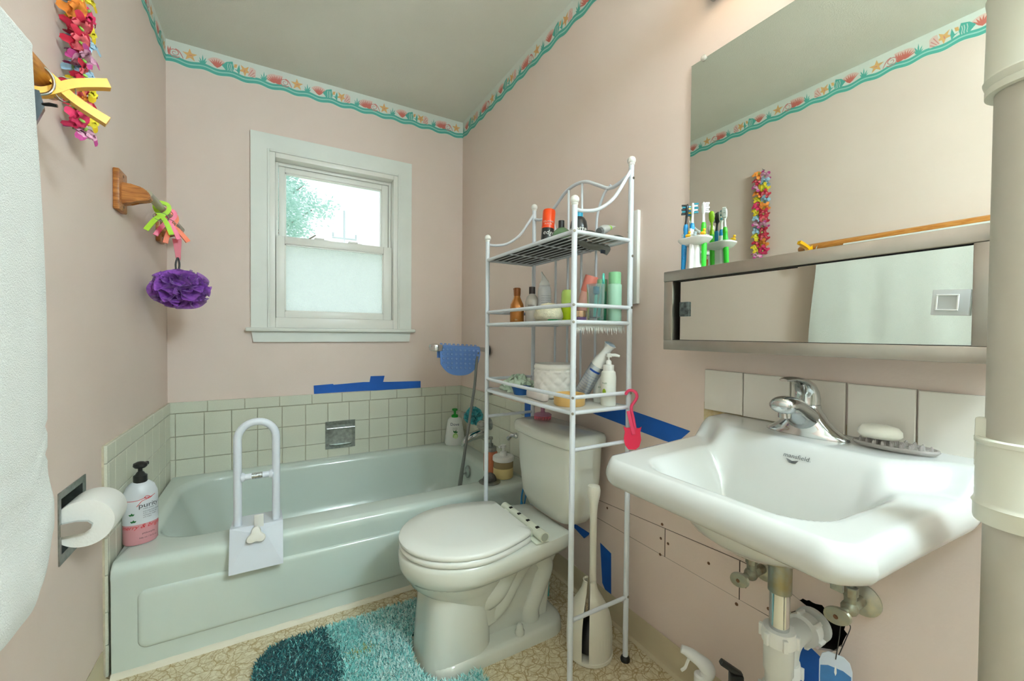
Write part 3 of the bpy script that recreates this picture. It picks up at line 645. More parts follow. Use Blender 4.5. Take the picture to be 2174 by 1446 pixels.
sweep(bm, [(1.0, .868, .034, .026), (.978, .880, .030, .027), (.955, .893, .027, .025), (.935, .903, .026, .022), (.918, .908, .026, .0195), (.904, .909, .025, .018), (.895, .908, .022, .015), (.889, .907, .014, .009)])
lathe(bm, [(.012, 0), (.012, .014)], 16, aim((.912, FY, .897), (.05, 0, -1)))
tp_ = obj('tap', bm, m_chrome, sk, ang=60)
bm = B(); sweep(bm, [(1.004, .9045, .0235, .0235), (1.004, .914, .024, .0235), (1.0, .928, .0235, .021), (.992, .941, .022, .0165), (.978, .951, .0195, .011), (.958, .9585, .0165, .0065), (.935, .962, .0135, .005), (.915, .9615, .011, .0045), (.905, .960, .008, .003)])
hd_ = obj('tap_handle', bm, m_chrome, tp_, ang=60)
# waste, trap, supply valves
m_pvc = M('white_pvc', (216, 217, 211), rough=.4); PX, PY = .862, .430
bm = B(); lathe(bm, [(.031, .634), (.031, .628), (.0, .628)], 24, T(PX, PY, 0)); obj('washer', bm, m_black, sk)
bm = B(); lathe(bm, [(.029, .628), (.029, .620), (.023, .618), (.0205, .616), (.0205, .548), (.0, .548)], 28, T(PX, PY, 0)); obj('drain_flange', bm, M('old_brass', (150, 140, 104), rough=.35, metal=1, rgb2=(150, 158, 154), vs=30), sk)
bm = B(); lathe(bm, [(.0175, .552), (.0175, .44)], 28, T(PX, PY, 0)); obj('tailpiece', bm, m_chrome, sk)
def nut(x, y, z, ax, r=.0295, h=.03):
    bm = B(); F = aim((x, y, z), ax)
    lathe(bm, [(r*.78, 0), (r, .002), (r*1.02, h*.45), (r*.94, h), (r*.78, h)], 28, F)
    for k in range(6): box(bm, (r*.92, -.004, .002), (r*1.17, .004, h*.85), .001, m=F @ Rz(k*pi/3+.3))
    return obj('slip_nut', bm, m_plw, sk)
bm = B(); lathe(bm, [(.0215, .472), (.026, .47), (.026, .39), (.023, .386), (.023, .31)], 28, T(PX, PY, 0)); lathe(bm, [(.0265, .31), (.0265, .24)], 28, T(PX, PY, 0))
tx, ty = .952, .462
tube(bm, spline([(PX, PY, .25), (PX+.01, PY+.005, .20), (PX+.045, PY+.018, .175), (tx-.01, ty-.005, .20), (tx, ty, .25), (tx, ty, .31)], 6), .0245, 18)
tube(bm, spline([(tx, ty, .30), (tx, ty, .35), (tx+.012, ty, .385), (tx+.045, ty, .396), (XR-.02, ty-.006, .396)], 6), .0245, 18)
obj('trap_pipe', bm, m_pvc, sk)
nut(PX, PY, .445, (0, 0, 1)); nut(PX, PY, .325, (0, 0, 1)); nut(tx, ty, .325, (0, 0, 1)); nut(1.012, ty-.004, .396, (1, 0, 0), .033, .028)
bm = B(); lathe(bm, [(.026, 0), (.036, .002), (.036, .012), (.026, .014)], 28, aim((1.05, ty-.006, .396), (1, 0, 0))); obj('wall_collar', bm, m_pvc, sk)
bm = B(); tube(bm, [(PX+.02, PY-.02, .606), (PX+.03, PY-.085, .603)], .0035, 8); box(bm, (PX+.02, PY-.095, .588), (PX+.028, PY-.075, .63), .002); tube(bm, [(PX+.03+.007*cos(a), PY-.105+.007*sin(a), .603) for a in [i*pi/6 for i in range(12)]], .002, 6, True); obj('popup_rod', bm, m_dull, sk)
m_valve = M('corroded_brass', (150, 140, 118), rough=.5, metal=.8, rgb2=(176, 184, 168), vs=45)
def valve(y, z, label):
    v = thing('shutoff_valve', label, 'valve', (XR, y, z), 'supply valves under the sink')
    bm = B(); lathe(bm, [(.0335, 0), (.0335, .004), (.02, .01), (.012, .012)], 28, aim((XR, y, z), (-1, 0, 0))); obj('escutcheon', bm, M('worn_escutcheon', (178, 180, 170), rough=.4, metal=.9, rgb2=(196, 192, 170), vs=50), v)
    bm = B(); tube(bm, [(XR-.01, y, z), (XR-.062, y, z)], [.0115, .0115], 16); ball(bm, (XR-.06, y, z), .0155, 14); lathe(bm, [(.013, 0), (.013, .016), (.011, .02)], 6, aim((XR-.035, y, z), (-1, 0, 0))); tube(bm, [(XR-.058, y, z), (XR-.058, y, z+.036)], .0105, 12); lathe(bm, [(.0135, 0), (.0135, .018)], 6, T(XR-.058, y, z+.026))
    tube(bm, [(XR-.06, y, z), (XR-.09, y+.006, z-.006)], .0085, 12); obj('valve_body', bm, m_valve, v)
    F = aim((XR-.092, y+.006, z-.007), (-1, .12, -.1))
    bm = B(); loft(bm, [[(1.25*r*cos(2*pi*i/32), .8*r*sin(2*pi*i/32), h) for i in range(32)] for r, h in ((.0, 0), (.021, .001), (.0225, .004), (.021, .008), (.006, .010), (0, .010))], False, False, m=F @ Rz(.5)); hd = obj('valve_handle', bm, MATS['worn_escutcheon'], v)
    bm = B(); lathe(bm, [(.0045, .010), (.004, .012), (0, .012)], 12, F); obj('handle_screw', bm, m_screw, hd)
    bm = B(); tube(bm, spline([(XR-.058, y, z+.04), (XR-.058, y, z+.1), (XR-.07, (y+.44)/2, z+.2), (XR-.07, .45, .79)], 6), .005, 8); obj('supply_tube', bm, m_dull, v)
valve(.372, .498, 'corroded brass shutoff valve with an oval handle right of the drain'); valve(.572, .465, 'round handled shutoff valve left of the drain, under the basin')

# ---------------------------------------------------------------- over-toilet rack
rk = thing('storage_rack', 'white metal tube storage rack standing over the toilet', 'rack', (.865, 1.23, 0))
XA, XB_, YA, YD = .752, .977, 1.511, .948
R1 = .0085
def post(x, y, top):
    bm = B(); tube(bm, [(x, y, .012), (x, y, top-.012)], R1, 14); p = obj('post', bm, m_rack, rk)
    bm = B(); ball(bm, (x, y, top), .0135, 16); lathe(bm, [(.0085, top-.016), (.0105, top-.012), (.009, top-.008)], 14, T(x, y, 0)); obj('finial', bm, m_plw, p)
    bm = B(); lathe(bm, [(.0, 0), (.015, 0), (.0155, .006), (.012, .014), (.0085, .016)], 18, T(x, y, 0)); obj('foot', bm, m_black, p)
    return p
pA, pC, pB, pD = post(XA, YA, 1.441), post(XA, YD, 1.441), post(XB_, YA, 1.602), post(XB_, YD, 1.602)
def rail(pts, r=.0065, name='rail'):
    bm = B(); tube(bm, pts, r, 10); return obj(name, bm, m_rack, rk)
def frontbow(z, b=.012): return [(XA-b*sin(pi*i/12)**.6 if 0 < i < 12 else XA, YD+(YA-YD)*i/12, z) for i in range(13)]
m_liner = M('dark_shelf_liner', (44, 48, 46), rough=.6); m_linw = M('pale_shelf_liner', (214, 212, 204), rough=.6)
for z, rz, lm in ((1.350, None, m_liner), (1.087, 1.137, m_liner), (.820, .866, m_linw)):
    rail(frontbow(z, .008 if rz else .004), .0068, 'shelf_rail')
    for y in (YD, YA): rail([(XA, y, z), (XB_, y, z)], .0065, 'shelf_rail')
    rail([(XB_, YD, z), (XB_, YA, z)], .005, 'shelf_rail')
    if rz:
        rail(frontbow(rz, .010), .0062, 'guard_rail')
        for y in (YD, YA): rail([(XA, y, rz), (XB_, y, rz)], .0062, 'guard_rail')
    for k in range(7): rail([(XA+.026+.028*k, YD, z-.002), (XA+.026+.028*k, YA, z-.002)], .0018, 'wire')
    for y in (YD+.19, YD+.38): rail([(XA, y, z-.005), (XB_, y, z-.005)], .002, 'wire')
    bm = B(); box(bm, (XA+.004, YD+(.10 if z > 1.3 else .008), z+.0015), (XB_-.006, YA-.008, z+.0045), .001); obj('shelf_liner', bm, lm, rk)
for y in (YD, YA):
    rail([(XA, y, .711), (XB_, y, .711)], .0062, 'side_brace'); rail([(XA, y, .206), (XB_, y, .206)], .0062, 'side_brace')
    rail(spline([(XA, y, 1.415), (XA+.03, y, 1.414), (XA+.09, y, 1.428), (XA+.15, y, 1.47), (XA+.195, y, 1.53), (XB_, y, 1.575)], 6), .0055, 'side_arch')
# back crest
yc = (YD+YA)/2
cr = [(XB_, YD, 1.565), (XB_, YD+.05, 1.548), (XB_, YD+.10, 1.545), (XB_, YD+.16, 1.575), (XB_, YD+.22, 1.605), (XB_, yc, 1.613), (XB_, YA-.22, 1.602), (XB_, YA-.16, 1.568), (XB_, YA-.10, 1.538), (XB_, YA-.05, 1.536), (XB_, YA, 1.55)]
rail(spline(cr, 5), .0062, 'crest_rail')
for y in (yc-.04, yc+.04): rail([(XB_, y, .82), (XB_, y, 1.612)], .0045, 'back_rod')
for s in (-1, 1):
    rail(spline([(XB_, yc+s*.19, 1.553), (XB_, yc+s*.155, 1.53), (XB_, yc+s*.125, 1.47), (XB_, yc+s*.12, 1.40), (XB_, yc+s*.12, 1.36)], 5), .0045, 'back_rod'); rail([(XB_, yc+s*.12, .82), (XB_, yc+s*.12, 1.36)], .0045, 'back_rod')
m_bolt = M('zinc_bolt', (150, 146, 136), rough=.35, metal=1)
for x, y, d in [(XA, YD, (-.6, -.8, 0)), (XB_, YD, (.1, -1, 0))]:
    for z in ((1.35, 1.137, 1.087, .866, .82) if x == XA else (1.545, 1.30, 1.137, .866, .211)):
        bm = B(); D_ = Vector(d).normalized(); lathe(bm, [(.0042, 0), (.004, .0018), (.001, .0022), (0, .0016)], 12, aim(Vector((x, y, z))+D_*(R1-.0004), d)); obj('bolt', bm, m_bolt, rk)
# ---------------------------------------------------------------- mirror and steel cabinet
mi_ = thing('wall_mirror', 'large frameless wall mirror above the steel cabinet', 'mirror', (XR, .49, 1.228))
bm = B(); box(bm, (XR-.0052, .178, 1.2275), (XR-.0006, .803, 1.847), 0, mi=1)
for f in bm.faces:
    if f.normal.x < -.9: f.material_index = 0
obj('mirror_glass', bm, [m_mirror, m_edge], mi_)
for y in (.763, .25):
    bm = B(); lathe(bm, [(.0085, 0), (.0085, .003), (.004, .006), (0, .006)], 14, aim((XR-.005, y, 1.848), (-1, 0, 0))); obj('mirror_clip', bm, clear('clip_plastic', (230, 226, 214), .5), mi_)
cb_ = thing('medicine_cabinet', 'low steel wall cabinet with two sliding mirror doors', 'cabinet', (1.0, .472, 1.011))
CX = .934; cy0, cy1, cz0, cz1 = .163, .780, 1.011, 1.2255
bm = B(); box(bm, (CX, cy0, cz1-.028), (XR-.001, cy1+.002, cz1), .0025); obj('top_cap', bm, m_steel, cb_)
bm = B(); box(bm, (CX, cy0, cz0), (XR-.001, cy1, cz0+.0265), .002); obj('bottom_rail', bm, m_steel, cb_)
for a, b in ((cy0, cy0+.034), (cy1-.028, cy1)):
    bm = B(); box(bm, (CX, a, cz0+.0265), (XR-.001, b, cz1-.028), .0015); obj('side_stile', bm, m_steel, cb_)
bm = B(); box(bm, (XR-.02, cy0+.034, cz0+.0265), (XR-.001, cy1-.028, cz1-.028)); obj('back_panel', bm, M('cabinet_inside', (96, 104, 96), rough=.5), cb_)
def mdoor(a, b, x):
    bm = B(); box(bm, (x, a, cz0+.0268), (x+.005, b, cz1-.0285), 0, mi=1)
    for f in bm.faces:
        if f.normal.x < -.9: f.material_index = 0
    return obj('mirror_door', bm, [m_mirror, m_edge], cb_)
dl, dr = mdoor(.440, .7365, .948), mdoor(cy0+.034, .4466, .9415)
bm = B(); box(bm, (.9415, .708, 1.101), (.948, .7345, 1.1395), .001); obj('pull_mount', bm, M('black_adhesive', (40, 44, 44), rough=.3, rgb2=(96, 108, 106), vs=110), dl)
bm = B(); box(bm, (-.0035, -.0215, -.0205), (.0035, .0215, .0205), .001, m=T(.9365, .2205, 1.107) @ Rx(.06)); pl_ = obj('finger_pull', bm, clear('acrylic_clear', (236, 238, 236), .45, .2), dr)
bm = B()
for a, b in (((-.013, -.011), (-.011, .011)), ((.011, -.011), (.013, .011)), ((-.013, .011), (.013, .013)), ((-.013, -.013), (.013, -.011))): box(bm, (-.0065, a[0], a[1]), (-.0035, b[0], b[1]), .0005, m=T(.9365, .2235, 1.107) @ Rx(.06))
obj('pull_recess', bm, m_plw, pl_)
for z in (cz0+.0265, cz1-.0295):
    bm = B(); box(bm, (.9385, cy0+.034, z-.0006), (.9405, cy1-.028, z+.0012)); obj('door_track', bm, m_dark, cb_)

# toothbrush holder with duck figures
tx_, ty_, tz_ = 1.012, .742, cz1+.0005
th = thing('toothbrush_holder', 'white toothbrush holder with tiny yellow ducks on the steel cabinet', 'holder', (tx_, ty_, tz_))
bm = B(); loft(bm, [[(tx_+x, ty_+y, z) for x, y in rrect(-.024, .024, -.04, .04, .012)] for z in (tz_, tz_+.006)]); loft(bm, [[(tx_+x*s, ty_+y*s, z) for x, y in rrect(-.010, .010, -.016, .016, .008)] for s, z in ((1.5, tz_+.005), (1, tz_+.025), (.9, tz_+.078))]); obj('stand', bm, m_plw, th)
bm = B(); loft(bm, [[(tx_+x*s, ty_+y*s, z) for x, y in rrect(-.028, .028, -.044, .044, .02)] for s, z in ((.5, tz_+.074), (.8, tz_+.08), (1, tz_+.09), (1, tz_+.094), (.93, tz_+.0955), (.86, tz_+.092))]); obj('tray', bm, m_plw, th)
m_duck = M('duck_yellow', (248, 190, 30), rough=.4)
for dx, dy in ((-.019, .008), (-.012, -.033)):
    bm = B(); ball(bm, (tx_+dx, ty_+dy, tz_+.101), .0065, 12, (1, 1.25, .8)); ball(bm, (tx_+dx, ty_+dy-.004, tz_+.1095), .004, 10); ball(bm, (tx_+dx-.003, ty_+dy-.005, tz_+.1095), .0016, 8); obj('duck_figure', bm, m_duck, th)
for dx, dy in ((-.016, -.012), (-.016, .025)):
    bm = B(); ball(bm, (tx_+dx, ty_+dy, tz_+.0995), .005, 10, (1, 1, .9)); lathe(bm, [(.004, .102), (.005, .108), (.003, .109)], 10, T(tx_+dx, ty_+dy, tz_)); obj('bubble_figure', bm, M('grey_figure', (176, 192, 196), rough=.4), th)
def toothbrush(x, y, lean, hm, gm, nm, bmats, yaw, label):
    z = tz_+.0075; b = thing('toothbrush', label, 'toothbrush', (x, y, z), 'toothbrushes in the holder')
    F = T(x, y, z) @ Rz(yaw) @ Rx(lean[0]) @ Ry(lean[1])
    bm = B(); tube(bm, [F @ Vector(p) for p in spline([(0, 0, 0), (.0, 0, .03), (.001, 0, .07), (-.001, 0, .1), (.0, 0, .12)], 5)], [.0058+.0016*sin(i/20*pi) for i in range(21)], 10); hd = obj('handle', bm, gm, b)
    bm = B(); tube(bm, [F @ Vector(p) for p in spline([(0, 0, .118), (0, 0, .135), (0, 0, .152)], 4)], [.0055, .005, .0045, .004, .0036, .0033, .0032, .0032, .0034], 10); loft(bm, [[(px, py, h) for px, py in ell(0, 0, .0042*s, .0076*s, 16)] for s, h in ((.5, .15), (.9, .157), (1, .165), (1, .175), (.8, .181), (.3, .184))], m=F); obj('neck', bm, hm, b)
    bm = B(); lathe(bm, [(.0062, .11), (.0068, .116), (.006, .124), (.0045, .128)], 12, F); obj('grip_ring', bm, nm, b)
    bm = B()
    for i in range(5):
        for j in range(3): box(bm, (.003, -.0042+.0034*j-.0008+.0006, .155+.0058*i), (.0145-(.002 if i % 2 else 0), -.0042+.0034*j+.002, .159+.0058*i), 0, m=F, mi=(i+j) % 2)
    obj('bristles', bm, bmats, b)
    return b
tb = lambda n, c: M('brush_'+n, c, rough=.35)
bw, bt, by_, bl, bk = tb('white', (240, 240, 236)), tb('teal', (30, 140, 160)), tb('lime', (150, 200, 20)), tb('blue', (20, 140, 200)), tb('black', (36, 38, 40))
tbb = toothbrush(tx_-.012, ty_+.028, (-.05, -.05), bk, bl, bl, [bk, bt], 2.2, 'blue and black toothbrush nearest the wall corner of the holder')
FB = T(tx_-.012, ty_+.028, tz_+.0075) @ Rz(2.2) @ Rx(-.05) @ Ry(-.05); aB = CAMA(1.0, .77)-2.2
text(tbb, 'Colgate', .0095, M('colgate_ink', (10, 60, 120), rough=.5), lambda u, v: FB @ Vector((.0079*cos(aB-v/.0079+.4), .0079*sin(aB-v/.0079+.4), .045+u)))
toothbrush(tx_+.010, ty_+.014, (.03, .02), by_, tb('green', (60, 190, 30)), by_, [bl, M('brush_gold', (230, 190, 40), rough=.4)], 2.6, 'lime green toothbrush in the holder')
toothbrush(tx_-.014, ty_+.002, (-.02, .02), bw, bw, bl, [bt, bw], -.9, 'white toothbrush with blue grip, tallest in the holder')
toothbrush(tx_+.004, ty_-.026, (-.05, .0), bw, tb('bright_green', (40, 200, 40)), tb('green', (60, 190, 30)), [bw, bw], -.6, 'white toothbrush with bright green handle in the holder')

# ---------------------------------------------------------------- soap and dish on the sink
sd = thing('soap_dish', 'clear oval rubber soap saver with nubs on the sink', 'soap dish', (1.005, .305, .8395))
SDF = T(1.01, .308, .8405) @ Rz(.12)
m_cl = clear('clear_rubber', (214, 208, 204), .4, .12)
bm = B(); loft(bm, [[(x, y, z) for x, y in ell(0, 0, .032*s, .062*s, 40)] for s, z in ((.85, 0), (.95, .001), (1, .005), (.98, .0085), (.93, .0085), (.9, .005))], m=SDF); dsh = obj('tray', bm, m_cl, sd)
bm = B()
for i in range(-2, 3):
    for j in range(-4, 5):
        if (i*.012/.03)**2+(j*.0125/.056)**2 < .95: lathe(bm, [(.0028, .004), (.0022, .012), (.001, .0145), (0, .0148)], 8, SDF @ T(i*.012, j*.0125, 0))
obj('nubs', bm, m_cl, sd)
bm = B(); loft(bm, [[(x, y, z) for x, y in ell(0, .021, .024*s, .0335*s, 40)] for s, z in ((.5, .0152), (.85, .0165), (1, .023), (.98, .031), (.82, .038), (.4, .0415))], m=SDF); tag(obj('soap_bar', bm, M('soap', (238, 236, 222), rough=.3, sss=.2), ang=80), 'white oval bar of soap on the clear soap saver', 'soap')

# ---------------------------------------------------------------- pole at the right edge
po = thing('standing_pipe', 'beige plastic pipe with cream collars standing beside the sink', 'pipe', (.79, .112, 0))
PXc, PYc = .79, .1165
m_pipe = M('taupe_pipe', (190, 184, 170), rough=.45, var=.03); m_col = M('cream_collar', (222, 222, 206), rough=.35)
bm = B(); lathe(bm, [(.0355, 0), (.0355, 1.46), (.036, 1.47)], 40, T(PXc, PYc, 0)); obj('pipe', bm, m_pipe, po)
bm = B(); lathe(bm, [(.0358, 1.352), (.0435, 1.352), (.0435, 1.360), (.042, 1.3615), (.0445, 1.366), (.0455, 1.370), (.044, 1.373), (.043, 1.46), (.0445, 1.472), (.036, 1.474)], 40, T(PXc, PYc, 0)); obj('collar', bm, m_col, po)
bm = B(); lathe(bm, [(.036, 1.472), (.042, 1.475), (.048, 1.5), (.062, 1.56), (.064, 1.60), (.064, ZC), (.03, ZC)], 40, T(PXc, PYc, 0)); obj('upper_pipe', bm, M('pale_grey_pipe', (212, 208, 208), rough=.45), po)
bm = B(); lathe(bm, [(.0358, .822), (.0435, .822), (.0445, .826), (.0445, .842), (.046, .844), (.0445, .847), (.0435, .85), (.0428, .9185), (.0445, .920), (.0445, .925), (.042, .927), (.0358, .926)], 40, T(PXc, PYc, 0)); box(bm, (-.046, .012, .886), (-.034, .03, .95), .003, m=T(PXc+.03, PYc+.012, 0)); obj('collar', bm, m_col, po)

# ---------------------------------------------------------------- recessed paper holder and roll
ph = thing('paper_holder', 'recessed chrome toilet paper holder in the left wall', 'paper holder', (XL, 1.46, .49))
y0_, y1_, z0_, z1_ = TP
bm = B()
def q(y, z): return (XL+.0015, y, z)
fr0 = [(y0_-.007, z0_-.012), (y1_+.006, z0_-.012), (y1_+.006, z1_+.008), (y0_-.007, z1_+.008)]; fr1 = [(y0_+.01, z0_+.01), (y1_-.01, z0_+.01), (y1_-.01, z1_-.01), (y0_+.01, z1_-.01)]
loft(bm, [[(XL+.0002, y, z) for y, z in fr0], [(XL+.003, y, z) for y, z in fr0], [(XL+.001, y, z) for y, z in fr1], [(XL-.05, y, z) for y, z in fr1]], False, True); obj('recess_frame', bm, m_dull, ph, ang=25)
for y, s in ((y0_+.004, 1), (y1_-.004, -1)):
    bm = B(); prism(bm, [(0, -.016), (.045, -.014), (.056, -.006), (.058, .003), (.05, .012), (.03, .016), (0, .014)], .008, frame((XL+.0005, y, .570), (1, 0, 0), (0, 0, 1), (0, -s, 0)), h0=-.002 if s < 0 else -.002); obj('holder_arm', bm, m_chrome, ph)
RC = (-.413, .572)
bm = B(); lathe(bm, [(.0195, .0), (.0575, .0), (.0583, .003), (.0583, .099), (.0575, .102), (.0195, .102)], 48, frame((RC[0], 1.402, RC[1]), (1, 0, 0), (0, 0, -1), (0, 1, 0))); pr = thing('toilet_roll', 'white toilet paper roll in the wall holder', 'toilet paper', (RC[0], 1.46, .53)); obj('paper', bm, M('tissue', (240, 240, 234), rough=.9, bump=.2, bs=200), pr, ang=40)
bm = B(); lathe(bm, [(.0188, .001), (.0188, .101)], 32, frame((RC[0], 1.402, RC[1]), (1, 0, 0), (0, 0, -1), (0, 1, 0))); obj('cardboard_core', bm, M('cardboard', (150, 122, 92), rough=.8), pr)
bm = B(); tube(bm, [(RC[0], 1.392, RC[1]), (RC[0], 1.532, RC[1])], .0075, 14); obj('roller', bm, m_chrome, ph)

# ---------------------------------------------------------------- oak rails, clips, towel, garland, puff
def bracket(parent, y, zc):
    bm = B(); box(bm, (XL, y-.041, zc-.066), (XL+.017, y+.041, zc+.066), .004); b = obj('wall_plate', bm, m_oak, parent)
    bm = B(); poly = [(.014, .028), (.04, .026), (.066, .02), (.082, .008), (.089, -.006), (.087, -.018), (.075, -.024), (.05, -.027), (.034, -.034), (.022, -.042), (.014, -.042)]
    prism(bm, poly, .019, frame((XL, y, zc), (1, 0, 0), (0, 0, 1), (0, -1, 0)), h0=-.019); bmesh.ops.bevel(bm, geom=bm.edges[:], offset=.003, segments=2, affect='EDGES'); obj('arm', bm, m_oak, parent)
    for dz in (-.05, .05):
        bm = B(); lathe(bm, [(.005, 0), (.0045, .0012), (.0015, .0012), (0, .0004)], 10, aim((XL+.0168, y, zc+dz), (1, 0, 0))); obj('screw', bm, m_screw, b)
sr = thing('grab_bar', 'short rail with oak brackets and a grey rod by the tub', 'rail', (XL, 2.09, 1.44))
bracket(sr, 1.822, 1.508); bracket(sr, 2.365, 1.508)
bm = B(); tube(bm, [(-.372, 1.815, 1.512), (-.372, 2.385, 1.512)], .0125, 16); obj('rod', bm, M('grey_rod', (176, 168, 146), rough=.4), sr)
def clip(name, label, col, F, s=1., group=None, t=.010):
    F = F @ Matrix.Diagonal((s, s, s, 1)); base = F @ Vector((0, 0, 0))
    c = thing(name, label, 'clip', base, group); mm = M('clip_'+'_'.join(str(v) for v in col), col, rough=.35)
    for sg in (1, -1):
        path = [(.002*sg, .046), (-.012*sg, .044), (-.0185*sg, .034), (-.0165*sg, .020), (-.006*sg, .006), (.006*sg, -.006), (.016*sg, -.020), (.027*sg, -.042), (.034*sg, -.058)]
        pts = [(p.x, p.y) for p in spline([(a, b, 0) for a, b in path], 4)]; n = len(pts); P = rib(pts, .0058, .0075)
        bm = B(); prism(bm, P, t/2+.0006*sg, F, h0=-t/2+.0006*sg)
        if sg > 0: lathe(bm, [(.0045, -t/2-.001), (.0045, t/2+.001)], 12, F)
        obj('clip_arm', bm, mm, c)
    bm = B(); tube(bm, [F @ Vector((.021*cos(2*pi*i/28), -.004+.014*sin(2*pi*i/28), .0055*sin(2*pi*i/28)+.001)) for i in range(28)], .0009*s, 6, True)
    tube(bm, [F @ Vector((.021*cos(2*pi*i/28), -.002+.015*sin(2*pi*i/28), -.0055*sin(2*pi*i/28))) for i in range(28)], .0009*s, 6, True); obj('spring_wire', bm, m_dull, c)
    return c
def cframe(x, y, z, yaw, roll=0., pitch=0.): return T(x, y, z) @ Rz(yaw) @ Rx(pi/2+pitch) @ Rz(roll)
clip('plastic_clip', 'lime green spring clip on the grey rod', (176, 226, 24), cframe(-.3715, 2.0, 1.482, .12, -.1), 1.08)
clip('plastic_clip', 'hot pink spring clip on the grey rod between green and orange clips', (238, 36, 98), cframe(-.366, 2.085, 1.480, .3, -.05), 1.05)
clip('plastic_clip', 'orange spring clip on the grey rod holding the puff loop', (248, 104, 16), cframe(-.364, 2.15, 1.478, .35, .22), 1.12)
def puff(parent, c, R, sc, n, mat, seed, name='netting', w=.55):
    rs = random.Random(seed); bm = B(); c = Vector(c)
    for k in range(n):
        ax = Vector((rs.gauss(0, 1), rs.gauss(0, 1), rs.gauss(0, 1))).normalized(); u = ax.orthogonal().normalized(); v = ax.cross(u)
        a0, span = rs.uniform(0, 2*pi), rs.uniform(1.3, 2.6); off = rs.uniform(-.5, .5); ph_ = rs.uniform(0, 6); fq = rs.uniform(4, 8); rows = []
        r1 = R*rs.uniform(.82, 1.0)
        for i in range(33):
            a = a0+span*i/32; row = []
            for j in range(5):
                t = j/4; rr = r1*(.45+w*t); wob = .30*t*sin(fq*a+ph_)+.06*t*sin(2.7*fq*a+1.7*ph_)
                d = (u*cos(a)+v*sin(a)+ax*(off+wob)).normalized(); p = d*rr*(1+.05*sin(5*a+ph_)); row.append(bm.verts.new(c+Vector((p.x*sc[0], p.y*sc[1], p.z*sc[2]))))
            rows.append(row)
        for i in range(32):
            for j in range(4): bm.faces.new((rows[i][j], rows[i+1][j], rows[i+1][j+1], rows[i][j+1]))
    ball(bm, c, R*.6, 16, sc); return obj(name, bm, mat, parent, recalc=False, ang=180)
def netmat(name, a, b):
    m = M(name, a, rough=.6, rgb2=b, vs=60, sheen=.3); t = m.node_tree; bs = t.nodes['Principled BSDF']; tr = t.nodes.new('ShaderNodeBsdfTransparent'); mx = t.nodes.new('ShaderNodeMixShader'); mx.inputs[0].default_value = .82
    t.links.new(tr.outputs[0], mx.inputs[1]); t.links.new(bs.outputs[0], mx.inputs[2]); t.links.new(mx.outputs[0], t.nodes['Material Output'].inputs[0]); return m
lf = thing('bath_puff', 'purple mesh bath puff hanging from the clips', 'bath puff', (-.335, 2.12, 1.14))
puff(lf, (-.334, 2.12, 1.220), .104, (1.0, .95, .80), 60, netmat('purple_net', (126, 52, 168), (172, 98, 208)), 5)
bm = B(); tube(bm, spline([(-.347, 2.122, 1.285), (-.350, 2.126, 1.32), (-.346, 2.13, 1.345), (-.342, 2.13, 1.345), (-.338, 2.126, 1.32), (-.341, 2.122, 1.285)], 6), .0034, 8); obj('hanging_loop', bm, m_black, lf)
bm = B(); F = cframe(-.344, 2.135, 1.375, .2)
prism(bm, [(-.018, .05), (.012, .05), (.008, -.035), (-.006, -.035)], .002, F, h0=-.002); bmesh.ops.bevel(bm, geom=bm.edges[:], offset=.0006, segments=1, affect='EDGES'); obj('loop_tab', bm, M('rose_tab', (214, 84, 104), rough=.4), lf)
# towel bar
tb_ = thing('towel_bar', 'oak towel bar on the left wall carrying the white towel', 'towel bar', (XL, .6, 1.5))
bm = B(); tube(bm, [(-.388, y, 1.531) for y in (-.1, .5, 1.0, 1.165, 1.185, 1.195)], [.021, .021, .021, .021, .018, .009], 18); obj('bar', bm, m_oakbar, tb_)
for y in (-.04, .93):
    bm = B(); tube(bm, [(XL, y, 1.528), (-.39, y, 1.528)], .014, 12); tube(bm, [(-.39, y, 1.525), (-.352, y, 1.502)], .006, 8); lathe(bm, [(.024, 0), (.022, .006), (.014, .008)], 18, aim((XL, y, 1.528), (1, 0, 0))); obj('standoff', bm, m_oak, tb_)
bm = B(); tube(bm, [(-.352, y, 1.502) for y in (-.08, .5, .97)], .008, 12); obj('towel_rod', bm, m_oakbar, tb_)
tw = thing('towel', 'thick white terry towel draped over the oak bar', 'towel', (-.35, .55, .6))
bm = B(); rows = []; NY = 90
def towx(y, d): return .005*sin(9*y+.4)*min(1, d*4)+.004*sin(21*y+1.2+d*1.5)*min(1, d*2.5)+.002*sin(47*y+2*d)*min(1, d*3)
for j in range(NY+1):
    t = j/NY; y = .06+.91*t; prof = []
    edge = sst(.88, 1, t); botf = .618+.075*edge**2+.008*sin(5*y)
    for i in range(30): d = i/29; z = .98+(1.505-.98)*d; prof.append((-.366+.2*towx(y, 1-d), z))
    for i in range(1, 9): a = pi-pi*i/9; prof.append((-.352+.0135*cos(a), 1.505+.016*sin(a)))
    for i in range(70):
        d = i/69; z = 1.505+(botf-1.505)*d; bulge = .008*sst(.84, .92, d)*(1-.9*sst(.965, 1, d)); band = -.003 if .74 < d < .76 or .80 < d < .815 else 0
        prof.append((-.340+.004*d+towx(y, d)+bulge+band, z))
    rows.append([bm.verts.new((x, y+(.032*t*sst(0, .6, max(0, (1.505-z)/.85)) if k > 38 else 0), z)) for k, (x, z) in enumerate(prof)])
for a, b in zip(rows, rows[1:]):
    for i in range(len(a)-1): bm.faces.new((a[i], a[i+1], b[i+1], b[i]))
bmesh.ops.recalc_face_normals(bm, faces=bm.faces[:]); bmesh.ops.solidify(bm, geom=bm.faces[:], thickness=.006)
obj('terry_cloth', bm, M('white_terry', (226, 229, 223), rough=.95, bump=.9, bs=420, sheen=.4), tw, ang=80)
